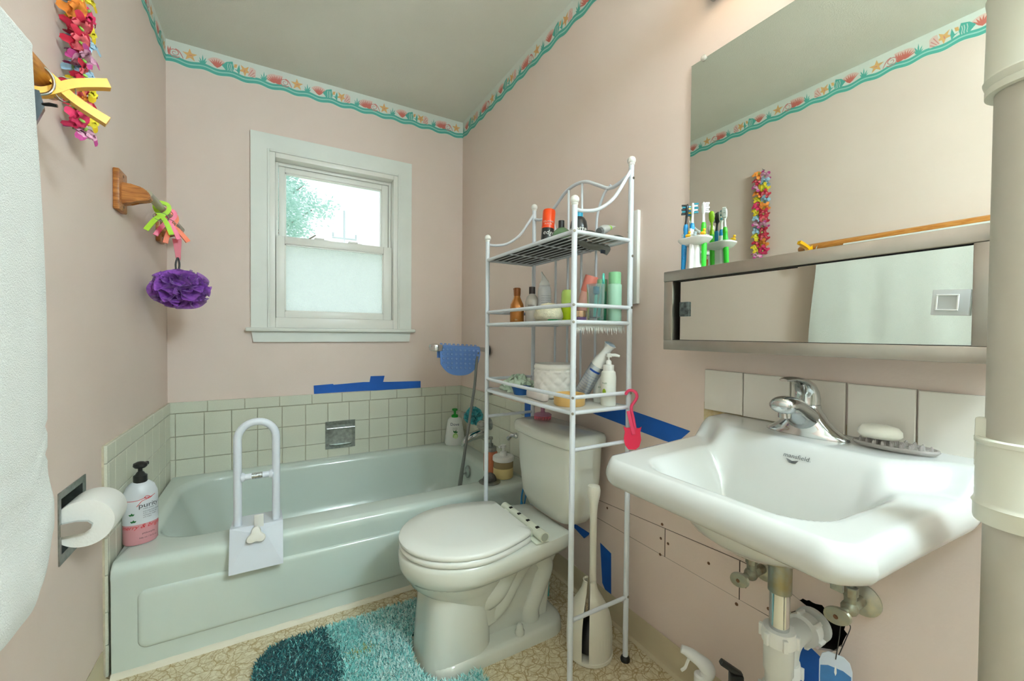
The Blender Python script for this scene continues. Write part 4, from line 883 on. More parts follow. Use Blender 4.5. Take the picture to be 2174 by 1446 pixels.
clip('yellow_spring_clip', 'big yellow spring clip on the end of the oak bar', (248, 184, 0), T(-.358, 1.13, 1.517) @ Rz(.32) @ Rx(pi/2) @ Rz(pi/2-.02), 1.12, t=.018)
wr = thing('wire_ring', 'bent chrome wire ring round the yellow clip', 'wire ring', (-.372, 1.10, 1.47)); bm = B(); tube(bm, spline([(-.400, 1.088, 1.540), (-.380, 1.092, 1.540), (-.362, 1.095, 1.527), (-.357, 1.097, 1.508), (-.366, 1.095, 1.488), (-.400, 1.088, 1.474)], 6), .0026, 8); obj('wire', bm, m_chrome, wr)
bc = thing('binder_clip', 'small black clip hanging under the oak bar end', 'clip', (-.362, 1.06, 1.43)); bm = B(); prism(bm, [(-.014, .026), (.002, .026), (.008, .0), (-.002, -.03), (-.014, -.03)], .016, cframe(-.365, 1.06, 1.445, .3), h0=-.004); obj('clip_body', bm, M('black_steel', (30, 44, 52), rough=.25), bc); bm = B(); tube(bm, [(-.362, 1.05, 1.448), (-.345, 1.045, 1.45), (-.336, 1.045, 1.45)], [.002, .0035, .003], 8); obj('clip_lever', bm, m_black, bc)

# flower garland
FCOL = dict(red=((196, 30, 60), (238, 110, 120)), pink=((226, 170, 196), (190, 70, 140)), yellow=((240, 222, 60), (226, 190, 30)), blue=((168, 204, 226), (110, 160, 200)), orange=((246, 150, 60), (230, 90, 40)), magenta=((232, 60, 110), (250, 120, 150)))
FM = {}
def flower_mesh(nm, parent, mw):
    if nm in FM: return copyto(FM[nm], parent, mw=mw)
    bm = B(); rs = random.Random(hash(nm) % 99 if False else len(FM))
    for layer, (R, up) in enumerate(((.035, .008), (.024, .016))):
        for k in range(5):
            a = 2*pi*k/5+layer*.6; wv = rs.uniform(.8, 1.1); rows = []
            for i in range(5):
                t = i/4; row = []
                for j in range(5):
                    u = (j-2)/2; w = .021*wv*sin(min(1, t*1.15+.12)*pi*.85)*(R/.035); r = R*t*(1-.10*u*u*t); z = up*t*1.2-.010*t*t*t*2+.004*u*u*t+.0018*sin(7*u+k)*t
                    row.append(bm.verts.new((r*cos(a)-u*w*sin(a), r*sin(a)+u*w*cos(a), z)))
                rows.append(row)
            for i in range(4):
                for j in range(4):
                    f = bm.faces.new((rows[i][j], rows[i][j+1], rows[i+1][j+1], rows[i+1][j])); f.material_index = 1 if (i == 3 and layer == 0 and nm in ('pink', 'yellow')) or (layer == 1 and nm == 'red') else 0
    lathe(bm, [(.003, 0), (.0035, .012), (0, .016)], 8, mi=2)
    a, b = FCOL[nm]; o = obj('flower', bm, [M('petal_'+nm, a, rough=.7, var=.12, vs=70), M('petal_tip_'+nm, b, rough=.7), M('flower_heart', (150, 200, 90), rough=.6)], parent, recalc=False, ang=180)
    o.data.transform(Matrix.Translation(WLOC[parent])); o.matrix_local = Matrix.Translation(-WLOC[parent]) @ mw; FM[nm] = o; return o
lei = thing('flower_garland', 'multicoloured fabric flower garland hanging on the left wall', 'garland', (XL+.03, 1.42, 1.53))
seq = ['pink', 'magenta', 'yellow', 'orange', 'red', 'red', 'yellow', 'red', 'blue', 'pink', 'pink', 'red', 'blue', 'red', 'yellow', 'orange', 'magenta', 'blue', 'yellow', 'red', 'orange', 'yellow', 'pink', 'blue', 'red', 'pink', 'orange']
rs = random.Random(11)
for i, nm in enumerate(seq):
    z = 1.548+i*.0186; s = -1 if i % 2 else 1
    nrm = Vector((.75+rs.uniform(-.2, .2), -.75*s*.35-.3+rs.uniform(-.25, .25), .55*s+rs.uniform(-.3, .3))).normalized(); x_ = nrm.orthogonal().normalized()
    flower_mesh(nm, lei, frame((XL+.034+rs.uniform(-.004, .006), 1.42+.017*s, z), x_, nrm.cross(x_), nrm) @ Rz(rs.uniform(0, 6)))
bm = B(); tube(bm, [(XL+.022, 1.42, 1.545), (XL+.022, 1.42, 2.055)], .0025, 6); obj('cord', bm, M('garland_cord', (120, 160, 90), rough=.7), lei)
bm = B(); tube(bm, [(XL, 1.42, 2.06), (XL+.03, 1.42, 2.062)], .002, 6); obj('nail', bm, m_dull, lei)
# ---------------------------------------------------------------- soap tray in the wall, tapes, wall strip
sw = thing('recessed_soap_tray', 'recessed chrome soap tray in the tile above the tub', 'soap tray', (.322, YB, .39))
a0_, a1_, b0_, b1_ = .243, .401, .389, .545
fr0 = [(a0_, b0_), (a1_, b0_), (a1_, b1_), (a0_, b1_)]; fr1 = [(a0_+.016, b0_+.014), (a1_-.016, b0_+.014), (a1_-.016, b1_-.016), (a0_+.016, b1_-.016)]
bm = B(); loft(bm, [[(x, YB-.011, z) for x, z in fr0], [(x, YB-.0165, z) for x, z in fr0], [(x, YB-.0145, z) for x, z in fr1], [(x, YB-.0125, z) for x, z in [(a0_+.026, b0_+.022), (a1_-.026, b0_+.022), (a1_-.026, b1_-.022), (a0_+.026, b1_-.022)]]], False, True); obj('frame', bm, m_dull, sw, ang=15)
bm = B(); tube(bm, [(a0_+.006, YB-.026, .506), (a1_-.002, YB-.026, .506)], .0045, 10)
for x in (a0_+.01, a1_-.008): tube(bm, [(x, YB-.016, .506), (x, YB-.027, .506)], .004, 8)
obj('wash_bar', bm, m_chrome, sw)
bm = B(); loft(bm, [[(x, y, z) for x, y in [(a0_+.02+(a1_-a0_-.04)*i/16, YB-.015-.022*sin(pi*i/16)**.7) for i in range(17)]] for z in (.405, .414)], True, True); obj('soap_ledge', bm, m_dull, sw)
def tape(pts, axis, at, label, name='painter_tape'):
    bm = B(); F = frame((0, at, 0), (1, 0, 0), (0, 0, 1), (0, -1, 0)) if axis == 'y' else frame((at, 0, 0), (0, -1, 0), (0, 0, 1), (-1, 0, 0))
    if axis == 'x': pts = [(-a, b) for a, b in pts]
    prism(bm, pts, .0006, F); return tag(obj(name, bm, m_tape), label, 'tape', 'blue painter tape on the walls')
tape([(.184, .7525), (.284, .7565), (.287, .7515), (.45, .7585), (.60, .752), (.795, .7475), (.7955, .6955), (.56, .7035), (.46, .7062), (.29, .7062), (.186, .7055)], 'y', YB-.0002, 'long blue painter tape strip just above the back wall tile')
tape([(.482, .7415), (.561, .7430), (.572, .7905), (.490, .7915)], 'y', YB-.0009, 'short blue tape piece standing above the long tape strip')
tape([(1.45, .76), (1.237, .744), (.887, .715), (.845, .713), (.792, .765), (.90, .776), (1.028, .788), (1.237, .803), (1.45, .818)], 'x', XR-.0002, 'blue tape strip on the right wall between tank and sink')
tape([(1.708, .62), (1.640, .62), (1.640, .75), (1.708, .745)], 'x', XR-.0145, 'upright blue tape piece over the tile end behind the rack')
tape([(1.40, .268), (1.237, .268), (1.240, .259), (1.268, .233), (1.33, .25)], 'x', XR-.0016, 'pointed blue tape scrap low on the wall under the tank')
tape([(1.176, .257), (1.117, .243), (1.114, .08), (1.135, .08), (1.162, .11)], 'x', XR-.0002, 'upright blue tape strip on the wall behind the plunger')
tape([(.53, .31), (.475, .335), (.43, .315), (.37, .285), (.37, .21), (.53, .245)], 'x', XR-.0002, 'blue tape patch on the wall under the pipe hole')
bm = B(); box(bm, (XR-.014, .9965, 1.157), (XR, 1.024, 1.474), .002); tag(obj('wall_batten', bm, m_plw), 'narrow white batten on the wall behind the rack', 'batten')
bm = B(); tube(bm, [(XR, 1.03, 1.40), (XR-.02, 1.03, 1.404)], .0022, 6); lathe(bm, [(.0045, 0), (.004, .002), (0, .0025)], 10, aim((XR-.02, 1.03, 1.404), (-1, 0, .1))); tag(obj('wall_nail', bm, m_black), 'dark nail in the wall beside the rack top shelf', 'nail')

# ---------------------------------------------------------------- shower, mat, taps over the tub
sh = thing('hand_shower', 'chrome hand shower on its wall arm with grey hose', 'shower', (XR, 2.12, .96))
bm = B(); lathe(bm, [(.035, 0), (.034, .004), (.02, .01), (.014, .012)], 28, aim((XR-.013, 2.12, .955), (-1, 0, 0))); obj('wall_flange', bm, m_black, sh)
bm = B(); tube(bm, spline([(XR-.01, 2.12, .955), (1.0, 2.12, .962), (.88, 2.11, .966), (.78, 2.10, .968)], 6), .0125, 14); obj('arm', bm, m_chrome, sh)
bm = B(); lathe(bm, [(.0, -.018), (.026, -.018), (.036, -.014), (.039, .004), (.036, .016), (.02, .022), (0, .023)], 32, T(.742, 2.10, .972) @ Ry(.05)); obj('shower_head', bm, m_chrome, sh)
m_hose = M('grey_hose', (128, 132, 128), rough=.4, metal=.3)
bm = B(); tube(bm, spline([(.985, 2.09, .955), (.965, 2.07, .88), (.945, 2.05, .76), (.915, 2.04, .60), (.885, 2.03, .44), (.855, 2.02, .30), (.84, 2.02, .2), (.86, 2.06, .15), (.89, 2.1, .22), (.915, 2.125, .32), (.928, 2.138, .375)], 10), .0075, 12); obj('hose', bm, m_hose, sh)
mt = thing('bath_mat', 'blue rubber bath mat with suction cups hung over the shower arm', 'bath mat', (.865, 2.08, .80))
m_mat = M('blue_rubber', (112, 156, 226), rough=.4, spec=.4)
def matpt(u, v):      # u 0..1 along the arm, v: 0 at the top fold, >0 front side down
    x = .758+.235*u; zt2 = .990-.013*u
    if v < 0: return Vector((x, 2.125+.006, zt2-.012+v))
    if v < .03: a = pi*(v/.03); return Vector((x, 2.105+.022*cos(a), zt2-.012+.022*sin(a)*.6))
    return Vector((x, 2.083-.012*((v-.03)/.15)**.7, zt2-.012-(v-.03)))
bm = B(); rows = []
for i in range(41):
    u = i/40; b = .168*(max(0, 1-abs((u-.46)/.56)**2.6))**.5; b = max(.045, b+.012); rows.append([bm.verts.new(matpt(u, v)) for v in [-.06+.0055*k for k in range(11)]+[.03*k/8 for k in range(1, 9)]+[.03+(b-.03)*k/16 for k in range(1, 17)]])
for a, b in zip(rows, rows[1:]):
    for i in range(len(a)-1): bm.faces.new((a[i], a[i+1], b[i+1], b[i]))
bmesh.ops.recalc_face_normals(bm, faces=bm.faces[:]); bmesh.ops.solidify(bm, geom=bm.faces[:], thickness=.0025)
obj('rubber_sheet', bm, m_mat, mt, ang=60)
cup0 = None
for u in [.07, .17, .27, .38, .49, .60, .71, .82, .93]:
    for k, v in enumerate([.012, .042, .066, .090, .114, .138]):
        b = .168*(max(0, 1-abs((u-.46)/.56)**2.6))**.5
        if v > b-.008: continue
        p = matpt(u, v); n_ = Vector((0, -1, .08)).normalized() if v > .03 else Vector((0, -.2, 1)).normalized()
        Fm = aim(p+n_*.0028, n_)
        if cup0 is None:
            bm = B(); lathe(bm, [(.0075, 0), (.0078, .0015), (.0066, .0042), (.0055, .0042), (.0045, .002), (.002, .0012), (0, .0012)], 14); cup0 = obj('suction_cup', bm, M('cup_highlight_blue', (140, 178, 236), rough=.25), mt); cup0.data.transform(Matrix.Translation(WLOC[mt])); cup0.matrix_local = Matrix.Translation(-WLOC[mt]) @ Fm  # cups coloured lighter than the mat in place of their highlights
        else: copyto(cup0, mt, mw=Fm)
ts = thing('tub_spout', 'chrome tub spout below the clear knobs', 'spout', (XR, 2.17, .42))
bm = B(); loft(bm, [[(x, 2.17+hy*cos(2*pi*i/24), z+hz*sin(2*pi*i/24)) for i in range(24)] for x, hy, hz, z in ((XR-.013, .032, .03, .465), (1.03, .03, .028, .462), (.985, .027, .024, .452), (.95, .025, .021, .437), (.932, .022, .019, .424), (.925, .017, .015, .416))]); lathe(bm, [(.013, 0), (.013, .012)], 14, aim((.942, 2.17, .416), (0, 0, -1))); obj('spout_body', bm, m_chrome, ts, ang=60)
m_acr = clear('acrylic_knob', (226, 228, 222), .35, .3)
def knobv(y, z, xk, label):
    k = thing('tub_tap', label, 'tap', (XR, y, z), 'tub taps'); bm = B(); lathe(bm, [(.034, 0), (.033, .004), (.022, .012), (.013, .016), (.012, .05)], 28, aim((XR-.013, y, z), (-1, 0, 0))); obj('escutcheon', bm, m_dull, k)
    bm = B(); F = aim((xk+.025, y, z), (-1, 0, 0)); loft(bm, [[(r*(1+.06*cos(8*a))*cos(a), r*(1+.06*cos(8*a))*sin(a), h) for a in [2*pi*i/48 for i in range(48)]] for r, h in ((.012, 0), (.022, .004), (.026, .018), (.025, .032), (.018, .04))], m=F); obj('clear_knob', bm, m_acr, k)
knobv(2.085, .535, 1.0, 'clear acrylic tub tap nearest the rack'); knobv(2.31, .545, 1.0, 'clear acrylic tub tap nearest the window wall')
tpf = thing('bath_puff', 'small turquoise mesh puff hung by the tub taps', 'bath puff', (1.0, 2.17, .52)); puff(tpf, (.992, 2.165, .572), .056, (1, 1, 1), 46, netmat('teal_net', (40, 170, 182), (90, 206, 210)), 9)
bm = B(); tube(bm, spline([(.992, 2.165, .61), (1.0, 2.14, .66), (1.03, 2.1, .705), (1.06, 2.09, .72)], 5), .0012, 6); obj('hanging_cord', bm, M('white_cord', (230, 230, 224), rough=.7), tpf)
bm = B(); box(bm, (XR-.022, 2.075, .70), (XR-.0, 2.1, .745), .004); tag(obj('wall_hook', bm, m_dull), 'small grey hook on the wall above the tub taps', 'hook')

# ---------------------------------------------------------------- bottles
def pump(parent, x, y, z, mat, h=.04, r=.013, yaw=0., head=.022, tip=.03):
    bm = B(); lathe(bm, [(r, 0), (r*1.02, .012), (r*.7, .016), (r*.35, .018), (r*.35, h)], 20, T(x, y, z))
    lathe(bm, [(head*.45, h), (head*.5, h+.003), (head*.45, h+.011), (head*.2, h+.013)], 16, T(x, y, z)); F = T(x, y, z+h+.006) @ Rz(yaw)
    tube(bm, [F @ Vector(p) for p in ((0, 0, 0), (tip*.6, 0, .001), (tip, 0, -.003))], [.0055, .005, .0038], 10); return obj('pump', bm, mat, parent)
# purity style soap
pb = thing('pump_bottle', 'frosted pump bottle with pink soap and black pump on the tub corner', 'bottle', (-.392, 1.80, .345))
bx, by2 = -.392, 1.80; ca = atan2(-1.8-.1, .39+.25); OV = T(bx, by2, 0) @ Rz(ca)
z0b = .3468
bm = B(); lathe(bm, [(.0, z0b), (.040, z0b), (.0445, z0b+.006), (.0452, z0b+.068)], 40, OV, sx=.72, sy=1.0); obj('pink_soap', bm, M('pink_liquid', (214, 150, 156), rough=.25, coat=.2), pb)
bm = B(); lathe(bm, [(.0452, z0b+.068), (.0452, z0b+.15), (.044, z0b+.165), (.036, z0b+.188), (.024, z0b+.2), (.017, z0b+.203)], 40, OV, sx=.72, sy=1.0); obj('bottle_body', bm, M('frosted_plastic', (214, 218, 222), rough=.3, sss=.3), pb)
bm = B(); lathe(bm, [(.0185, z0b+.2), (.0185, z0b+.222), (.013, z0b+.226), (.010, z0b+.232), (.006, z0b+.236), (.006, z0b+.252)], 28, T(bx, by2, 0)); lathe(bm, [(.0, .0), (.013, 0), (.0175, .006), (.0165, .015), (.008, .02), (0, .021)], 24, T(bx, by2, z0b+.247) @ Rz(-.5), sx=1.15); tube(bm, [(bx, by2, z0b+.259), (bx+.018, by2+.012, z0b+.258)], .006, 8); obj('pump', bm, m_black, pb)
def oval(u0, z, rx=.0452*.72, ry=.0452):
    def f(u, v):
        a = (u+u0)/.041; p = Vector(((rx+.0008)*cos(a), (ry+.0008)*sin(a), z+v)); return OV @ p
    return f
m_ink = M('black_print', (52, 54, 56), rough=.6); m_red = M('red_print', (206, 30, 36), rough=.5); m_grn = M('green_print', (30, 110, 50), rough=.5)
text(pb, 'purity', .022, m_ink, oval(.018, z0b+.122)); text(pb, 'made simple', .0055, m_ink, oval(.016, z0b+.116))
for k, s in enumerate(('one-step facial cleanser', '3-in-1 shower gel', 'nettoyant visage', 'une etape')): text(pb, s, .0052, m_ink, oval(.002, z0b+.107-.0065*k), align='LEFT')
text(pb, 'philosophy', .0075, m_ink, oval(.016, z0b+.034)); text(pb, '946 ml / 32 fl. oz.', .0065, m_ink, oval(.016, z0b+.020)); text(pb, 'merry & bright', .018, m_red, oval(.0, z0b+.055), shear=.4)
def ovrib(pts, w, name, mat, z):
    bm = B(); f = oval(0, z); P = [(p.x, p.y) for p in spline([(a, b, 0) for a, b in pts], 6)]; n = len(P); R2 = rib(P, w, w)
    for i in range(n-1): face(bm, [f(*R2[i]), f(*R2[i+1]), f(*R2[2*n-2-i]), f(*R2[2*n-1-i])])
    obj(name, bm, mat, pb, recalc=False)
ovrib([(-.036, .0), (-.02, -.001), (-.004, .001), (.008, .005), (.02, .004), (.034, .010)], .0008, 'ribbon_print', m_red, z0b+.148); ovrib([(-.012, -.02), (-.006, -.012), (.0, -.004), (.012, .0), (.018, .006), (.010, .010), (.006, .004), (.016, .0), (.026, .006)], .0008, 'ribbon_print', m_red, z0b+.148)
for dx, dz in ((-.024, .10), (-.020, .077)):
    bm = B(); f = oval(0, z0b+dz)
    for a in (.6, 1.5, 2.6): face(bm, [f(dx+p, q_) for p, q_ in leaf(0, 0, a, .009, .0028)])
    obj('holly_print', bm, m_grn, pb, recalc=False)

def bottle(name, label, cat, x, y, z, prof, mat, cap=None, capmat=None, sx=1., sy=1., yaw=0., tilt=None, group=None, capname='cap', n=28):
    t = thing(name, label, cat, (x, y, z), group); F = (tilt if tilt else T(x, y, z)) @ Rz(yaw)
    bm = B(); lathe(bm, prof, n, F, sx, sy); b = obj('bottle_body', bm, mat, t)
    if cap: bm = B(); lathe(bm, cap, n, F); obj(capname, bm, capmat, t)
    return t
# tub corner
dv = bottle('pump_bottle', 'white lotion bottle with green pump in the tub back corner', 'bottle', .985, 2.43, .3462, [(0, 0), (.055, 0), (.062, .01), (.060, .05), (.050, .12), (.044, .158), (.032, .172), (.016, .176)], M('dove_white', (236, 238, 232), rough=.3), sx=.62, yaw=-1.95)
pump(dv, .985, 2.43, .3462+.174, M('pump_green', (20, 150, 40), rough=.35), .042, .021, -2.0, .036, .028)
aD = -1.95; fD = lambda u0, z: (lambda u, v: T(.985, 2.43, .3462) @ Rz(aD) @ Vector((.0515*.62+.004-.09*abs(u+u0)**1.2*0, u+u0, z+v)))
DVF = lambda z, rr: (lambda u, v: T(.985, 2.43, .3462) @ Rz(aD) @ Vector(((rr*.62+.0008)*cos(u/rr), (rr+.0008)*sin(u/rr), z+v)))
text(dv, 'Dove', .026, M('dove_blue', (30, 50, 90), rough=.5), DVF(.125, .0498)); text(dv, 'refreshing', .0075, m_grn, DVF(.108, .0525)); text(dv, 'cucumber', .0075, m_grn, DVF(.099, .0535))
bm = B(); f = DVF(.06, .0585); face(bm, [f(.016*cos(2*pi*i/20)+.004, .02*sin(2*pi*i/20)) for i in range(20)]); obj('cucumber_print', bm, M('cucumber', (170, 214, 130), rough=.5), dv, recalc=False)
bm = B(); f = DVF(.06, .0592); face(bm, [f(.006+.011*cos(2*pi*i/20), -.003+.013*sin(2*pi*i/20)) for i in range(20)]); obj('cucumber_print', bm, M('cucumber_pale', (214, 236, 180), rough=.5), dv, recalc=False)
bm = B(); f = DVF(.086, .0565)
for a in (.4, 1.2, 2.2): face(bm, [f(p+.002, q_-.006) for p, q_ in leaf(0, 0, a, .02, .005)])
obj('leaf_print', bm, m_grn, dv, recalc=False)
oj = bottle('soap_dispenser', 'glass jar of orange soap with silver pump on the tub edge', 'dispenser', .952, 1.862, .3462, [(0, 0), (.033, 0), (.036, .008), (.036, .09), (.032, .104), (.027, .108)], clear('jar_orange', (226, 140, 104), .75, .1), [(.0285, .106), (.029, .108), (.029, .126), (.022, .13), (.012, .13), (.012, .145), (.006, .147), (.006, .165)], m_dull, capname='lid')
bm = B(); lathe(bm, [(.009, .165), (.011, .168), (.010, .178), (0, .179)], 16, T(.952, 1.862, .3462)); tube(bm, [(.952, 1.862, .3462+.172), (.925, 1.855, .3462+.17)], .005, 8); obj('pump', bm, clear('pump_clear', (190, 190, 180), .5), oj)
fj = bottle('foam_dispenser', 'round clear jar of yellow foam with white pump lid on the tub edge', 'dispenser', .972, 1.765, .3462, [(0, 0), (.046, 0), (.049, .006), (.049, .05)], M('yellow_foam', (226, 204, 140), rough=.5), [(.050, .082), (.0525, .084), (.0525, .100), (.05, .104), (.018, .106), (.016, .124), (.006, .126), (.006, .146)], m_plw, capname='lid')
bm = B(); lathe(bm, [(.049, .05), (.049, .084)], 28, T(.972, 1.765, .3462)); obj('clear_wall', bm, clear('jar_amber', (214, 190, 140), .5, .12), fj)
bm = B(); lathe(bm, [(.012, .144), (.015, .147), (.014, .158), (0, .16)], 16, T(.972, 1.765, .3462)); tube(bm, [(.972, 1.765, .3462+.153), (.945, 1.758, .3462+.151)], .006, 8); obj('pump', bm, m_plw, fj)
ds = thing('drain_strainer', 'metal dome drain strainer lying on the tub edge', 'strainer', (.882, 1.745, .346)); DSF = T(.882, 1.735, .3462)
bm = B(); lathe(bm, [(.052, 0), (.052, .002), (.034, .008), (.031, .008), (.05, 0)], 36, DSF); obj('brim', bm, m_dull, ds)
bm = B()
for k in range(36): tube(bm, [DSF @ Rz(2*pi*k/36) @ Vector((.0325*cos(a), 0, .008+.034*sin(a))) for a in [i*pi/18 for i in range(0, 9)]], .0009, 4)
for a in [i*pi/26 for i in range(1, 12)]: tube(bm, [DSF @ Vector((.0325*cos(a)*cos(2*pi*j/36), .0325*cos(a)*sin(2*pi*j/36), .008+.034*sin(a))) for j in range(36)], .0009, 4, True)
lathe(bm, [(.012, .0385), (.008, .0415), (0, .042)], 20, DSF); obj('mesh_dome', bm, M('strainer_steel', (120, 122, 122), rough=.35, metal=1), ds, ang=60)
# toilet surroundings
bp = thing('scalp_brush', 'pink round scalp brush lying on the toilet tank', 'brush', (.965, 1.395, .7)); F = T(.955, 1.40, .7008)
bm = B(); lathe(bm, [(.0, .016), (.036, .015), (.037, .019), (.03, .024), (.012, .027), (.008, .032), (.009, .046), (.006, .052), (0, .053)], 28, F); obj('brush_back', bm, M('brush_mauve', (206, 140, 168), rough=.4), bp)
bm = B()
for rr, nn in ((.034, 34), (.025, 18), (.014, 9)):
    for k in range(nn): lathe(bm, [(.0012, 0), (.0015, .016)], 5, F @ T(rr*cos(2*pi*k/nn), rr*sin(2*pi*k/nn), 0))
obj('bristles', bm, M('brush_pink', (240, 120, 140), rough=.4), bp)
bg_ = thing('blue_tool', 'translucent blue plastic tool hooked between tank and tub', 'tool', (.93, 1.525, .3))
bm = B(); tube(bm, spline([(.935, 1.512, .385), (.925, 1.512, .345), (.925, 1.51, .30), (.93, 1.512, .27)], 5), [.004]*8+[.006]*8, 8); tube(bm, spline([(.945, 1.512, .385), (.945, 1.512, .34), (.935, 1.512, .29)], 5), .003, 8); box(bm, (.918, 1.504, .262), (.948, 1.52, .288), .003); obj('tool_body', bm, M('blue_plastic', (40, 130, 190), rough=.3), bg_)
bm = B(); loft(bm, [[(x, y, z) for x, y in rrect(.935*0+.905, .955, 1.335, 1.43, .01)] for z in (.0005, .11)]); loft(bm, [[(x, y, z) for x, y in rrect(.91, .945, 1.345, 1.42, .01)] for z in (.11, .19)]); tag(obj('teal_box', bm, M('teal_plastic', (30, 160, 170), rough=.35)), 'teal plastic box on the floor behind the toilet', 'box')

# ---------------------------------------------------------------- plunger in its shell
pg = thing('plunger', 'ivory plunger handle rising from its floor caddy', 'plunger', (.90, 1.035, .02)); gx, gy_ = .902, 1.033
m_iv = M('ivory_plastic2', (226, 222, 206), rough=.3)
bm = B(); lathe(bm, [(.012, .0), (.012, .1), (.011, .30), (.0115, .42), (.014, .455), (.021, .49), (.0225, .505), (.019, .518), (.008, .522), (0, .522)], 24, T(gx+.006, gy_-.004, .035)); obj('handle', bm, m_iv, pg)
bm = B(); lathe(bm, [(.058, .0), (.056, .03), (.04, .06), (.016, .08), (.012, .1)], 28, T(gx, gy_, .03)); obj('rubber_cup', bm, m_black, pg)
pc = thing('plunger_caddy', 'ivory ribbed two-part plunger caddy beside the toilet', 'caddy', (gx, gy_, 0))
prof = [(.071, .012), (.072, .05), (.071, .08), (.0695, .11), (.063, .138), (.051, .165), (.036, .19), (.0245, .21), (.0175, .236), (.0195, .241)]
for a0, a1, dx, nm in ((-2.32, .95, .0, 'shell_half'), (1.02, 3.72, .0, 'shell_half')):
    bm = B(); F = T(gx, gy_, 0) if nm else I4
    if a0 > 0: F = T(gx-.004, gy_+.004, 0)
    k = 60; loops = []
    for r, z in prof:
        loops.append([(r*(1+.012*(1 if int(j/1.5) % 2 else 0)*(1 if .025 < z < .09 else 0))*cos(a0+(a1-a0)*j/k), r*(1+.012*(1 if int(j/1.5) % 2 else 0)*(1 if .025 < z < .09 else 0))*sin(a0+(a1-a0)*j/k), z) for j in range(k+1)])
    loft(bm, loops, False, False, closed=False, m=F); bmesh.ops.recalc_face_normals(bm, faces=bm.faces[:]); bmesh.ops.solidify(bm, geom=bm.faces[:], thickness=.0022); obj(nm, bm, m_iv, pc, ang=30)
bm = B(); lathe(bm, [(0, 0), (.071, 0), (.0745, .003), (.0745, .012), (.068, .014), (0, .014)], 40, T(gx, gy_, 0)); obj('caddy_base', bm, m_iv, pc)

# ---------------------------------------------------------------- under the sink: spray bottles, hanging freshener
sb = thing('spray_bottle', 'white trigger spray bottle standing under the sink', 'bottle', (.965, .70, 0)); sx_, sy_ = .945, .655
bm = B(); lathe(bm, [(0, 0), (.036, 0), (.04, .006), (.04, .10), (.034, .128), (.018, .148), (.0145, .162)], 28, T(sx_, sy_, 0)); obj('bottle_body', bm, M('spray_white', (230, 231, 228), rough=.35), sb)
bm = B(); lathe(bm, [(.017, .158), (.017, .18), (.012, .184)], 24, T(sx_, sy_, 0)); F = T(sx_, sy_, .18) @ Rz(2.25)
tube(bm, [F @ Vector(p) for p in spline([(-.012, 0, .0), (-.016, 0, .018), (.0, 0, .034), (.03, 0, .05), (.048, 0, .055)], 5)], [.015, .015, .0155, .016, .0165, .0175, .018, .018, .0175, .017, .016, .015, .0145, .014, .0135, .0125, .0115, .011, .0105, .010, .0095], 14); obj('spray_head', bm, M('spray_white', (236, 236, 232)), sb)
bm = B(); tube(bm, [F @ Vector(p) for p in spline([(.026, 0, .042), (.033, 0, .024), (.038, 0, .008), (.047, 0, -.002)], 4)], .0038, 8); obj('trigger', bm, m_plw, sb)
kb = thing('spray_bottle', 'spray bottle with black trigger standing under the sink', 'bottle', (.96, .59, 0)); kx, ky = .958, .575
bm = B(); lathe(bm, [(0, 0), (.032, 0), (.035, .006), (.035, .12), (.026, .155), (.014, .175), (.012, .19)], 28, T(kx, ky, 0)); obj('bottle_body', bm, M('spray_grey', (200, 204, 206), rough=.35), kb)
bm = B(); F = T(kx, ky, .19) @ Rz(2.5); lathe(bm, [(.015, 0), (.016, .02), (.01, .024)], 20, T(kx, ky, .188)); box(bm, (-.018, -.011, .018), (.012, .011, .048), .004, m=F); box(bm, (-.006, -.007, 0), (.05, .007, .013), .003, m=F @ T(-.006, 0, .042) @ Ry(-.55)); obj('trigger_head', bm, m_black, kb)
gl = thing('hanging_freshener', 'blue candle shaped air freshener card hanging from the valve', 'freshener', (.985, .385, .28)); GF = frame((.985, .383, .30), (.35, -.94, 0), (0, 0, 1), (-.94, -.35, 0))
card = [(-.024, -.07), (.024, -.07), (.0265, .05), (.0265, .082), (.022, .098), (.012, .106), (-.012, .106), (-.022, .098), (-.0265, .082), (-.0265, .05)]
bm = B(); prism(bm, card, .0008, GF, h0=-.0008); obj('card', bm, M('card_white', (204, 214, 226), rough=.4), gl)
bm = B(); prism(bm, [(-.0225, -.066), (.0225, -.066), (.0248, .05), (.0245, .072), (.012, .078), (-.012, .078), (-.0245, .072), (-.0248, .05)], .0012, GF, h0=.0008); obj('candle_print', bm, M('candle_blue', (52, 118, 176), rough=.35, var=.1, vs=30), gl)
bm = B(); face(bm, [GF @ Vector((p, q_, .0014)) for p, q_ in leaf(0, .062, 1.57, .022, .002)]); obj('flame_print', bm, m_plw, gl, recalc=False)
text(gl, 'glade', .017, M('glade_ink', (16, 40, 70), rough=.5), lambda u, v: GF @ Vector((u, v+.028, .0015)), shear=.2)
bm = B(); face(bm, [GF @ Vector((p*.9, q_*.9+.047, .0014)) for p, q_ in [(0, -.004), (.004, 0), (.0035, .003), (.0012, .003), (0, .0015), (-.0012, .003), (-.0035, .003), (-.004, 0)]]); obj('heart_print', bm, MATS['glade_ink'], gl, recalc=False)
bm = B(); tube(bm, spline([GF @ Vector((0, .096, .001)), (.984, .378, .44), (.984, .374, .475), (.985, .36, .478), (1.0, .372, .44), GF @ Vector((.002, .096, -.002))], 6), .0009, 6); obj('wire_loop', bm, m_black, gl)
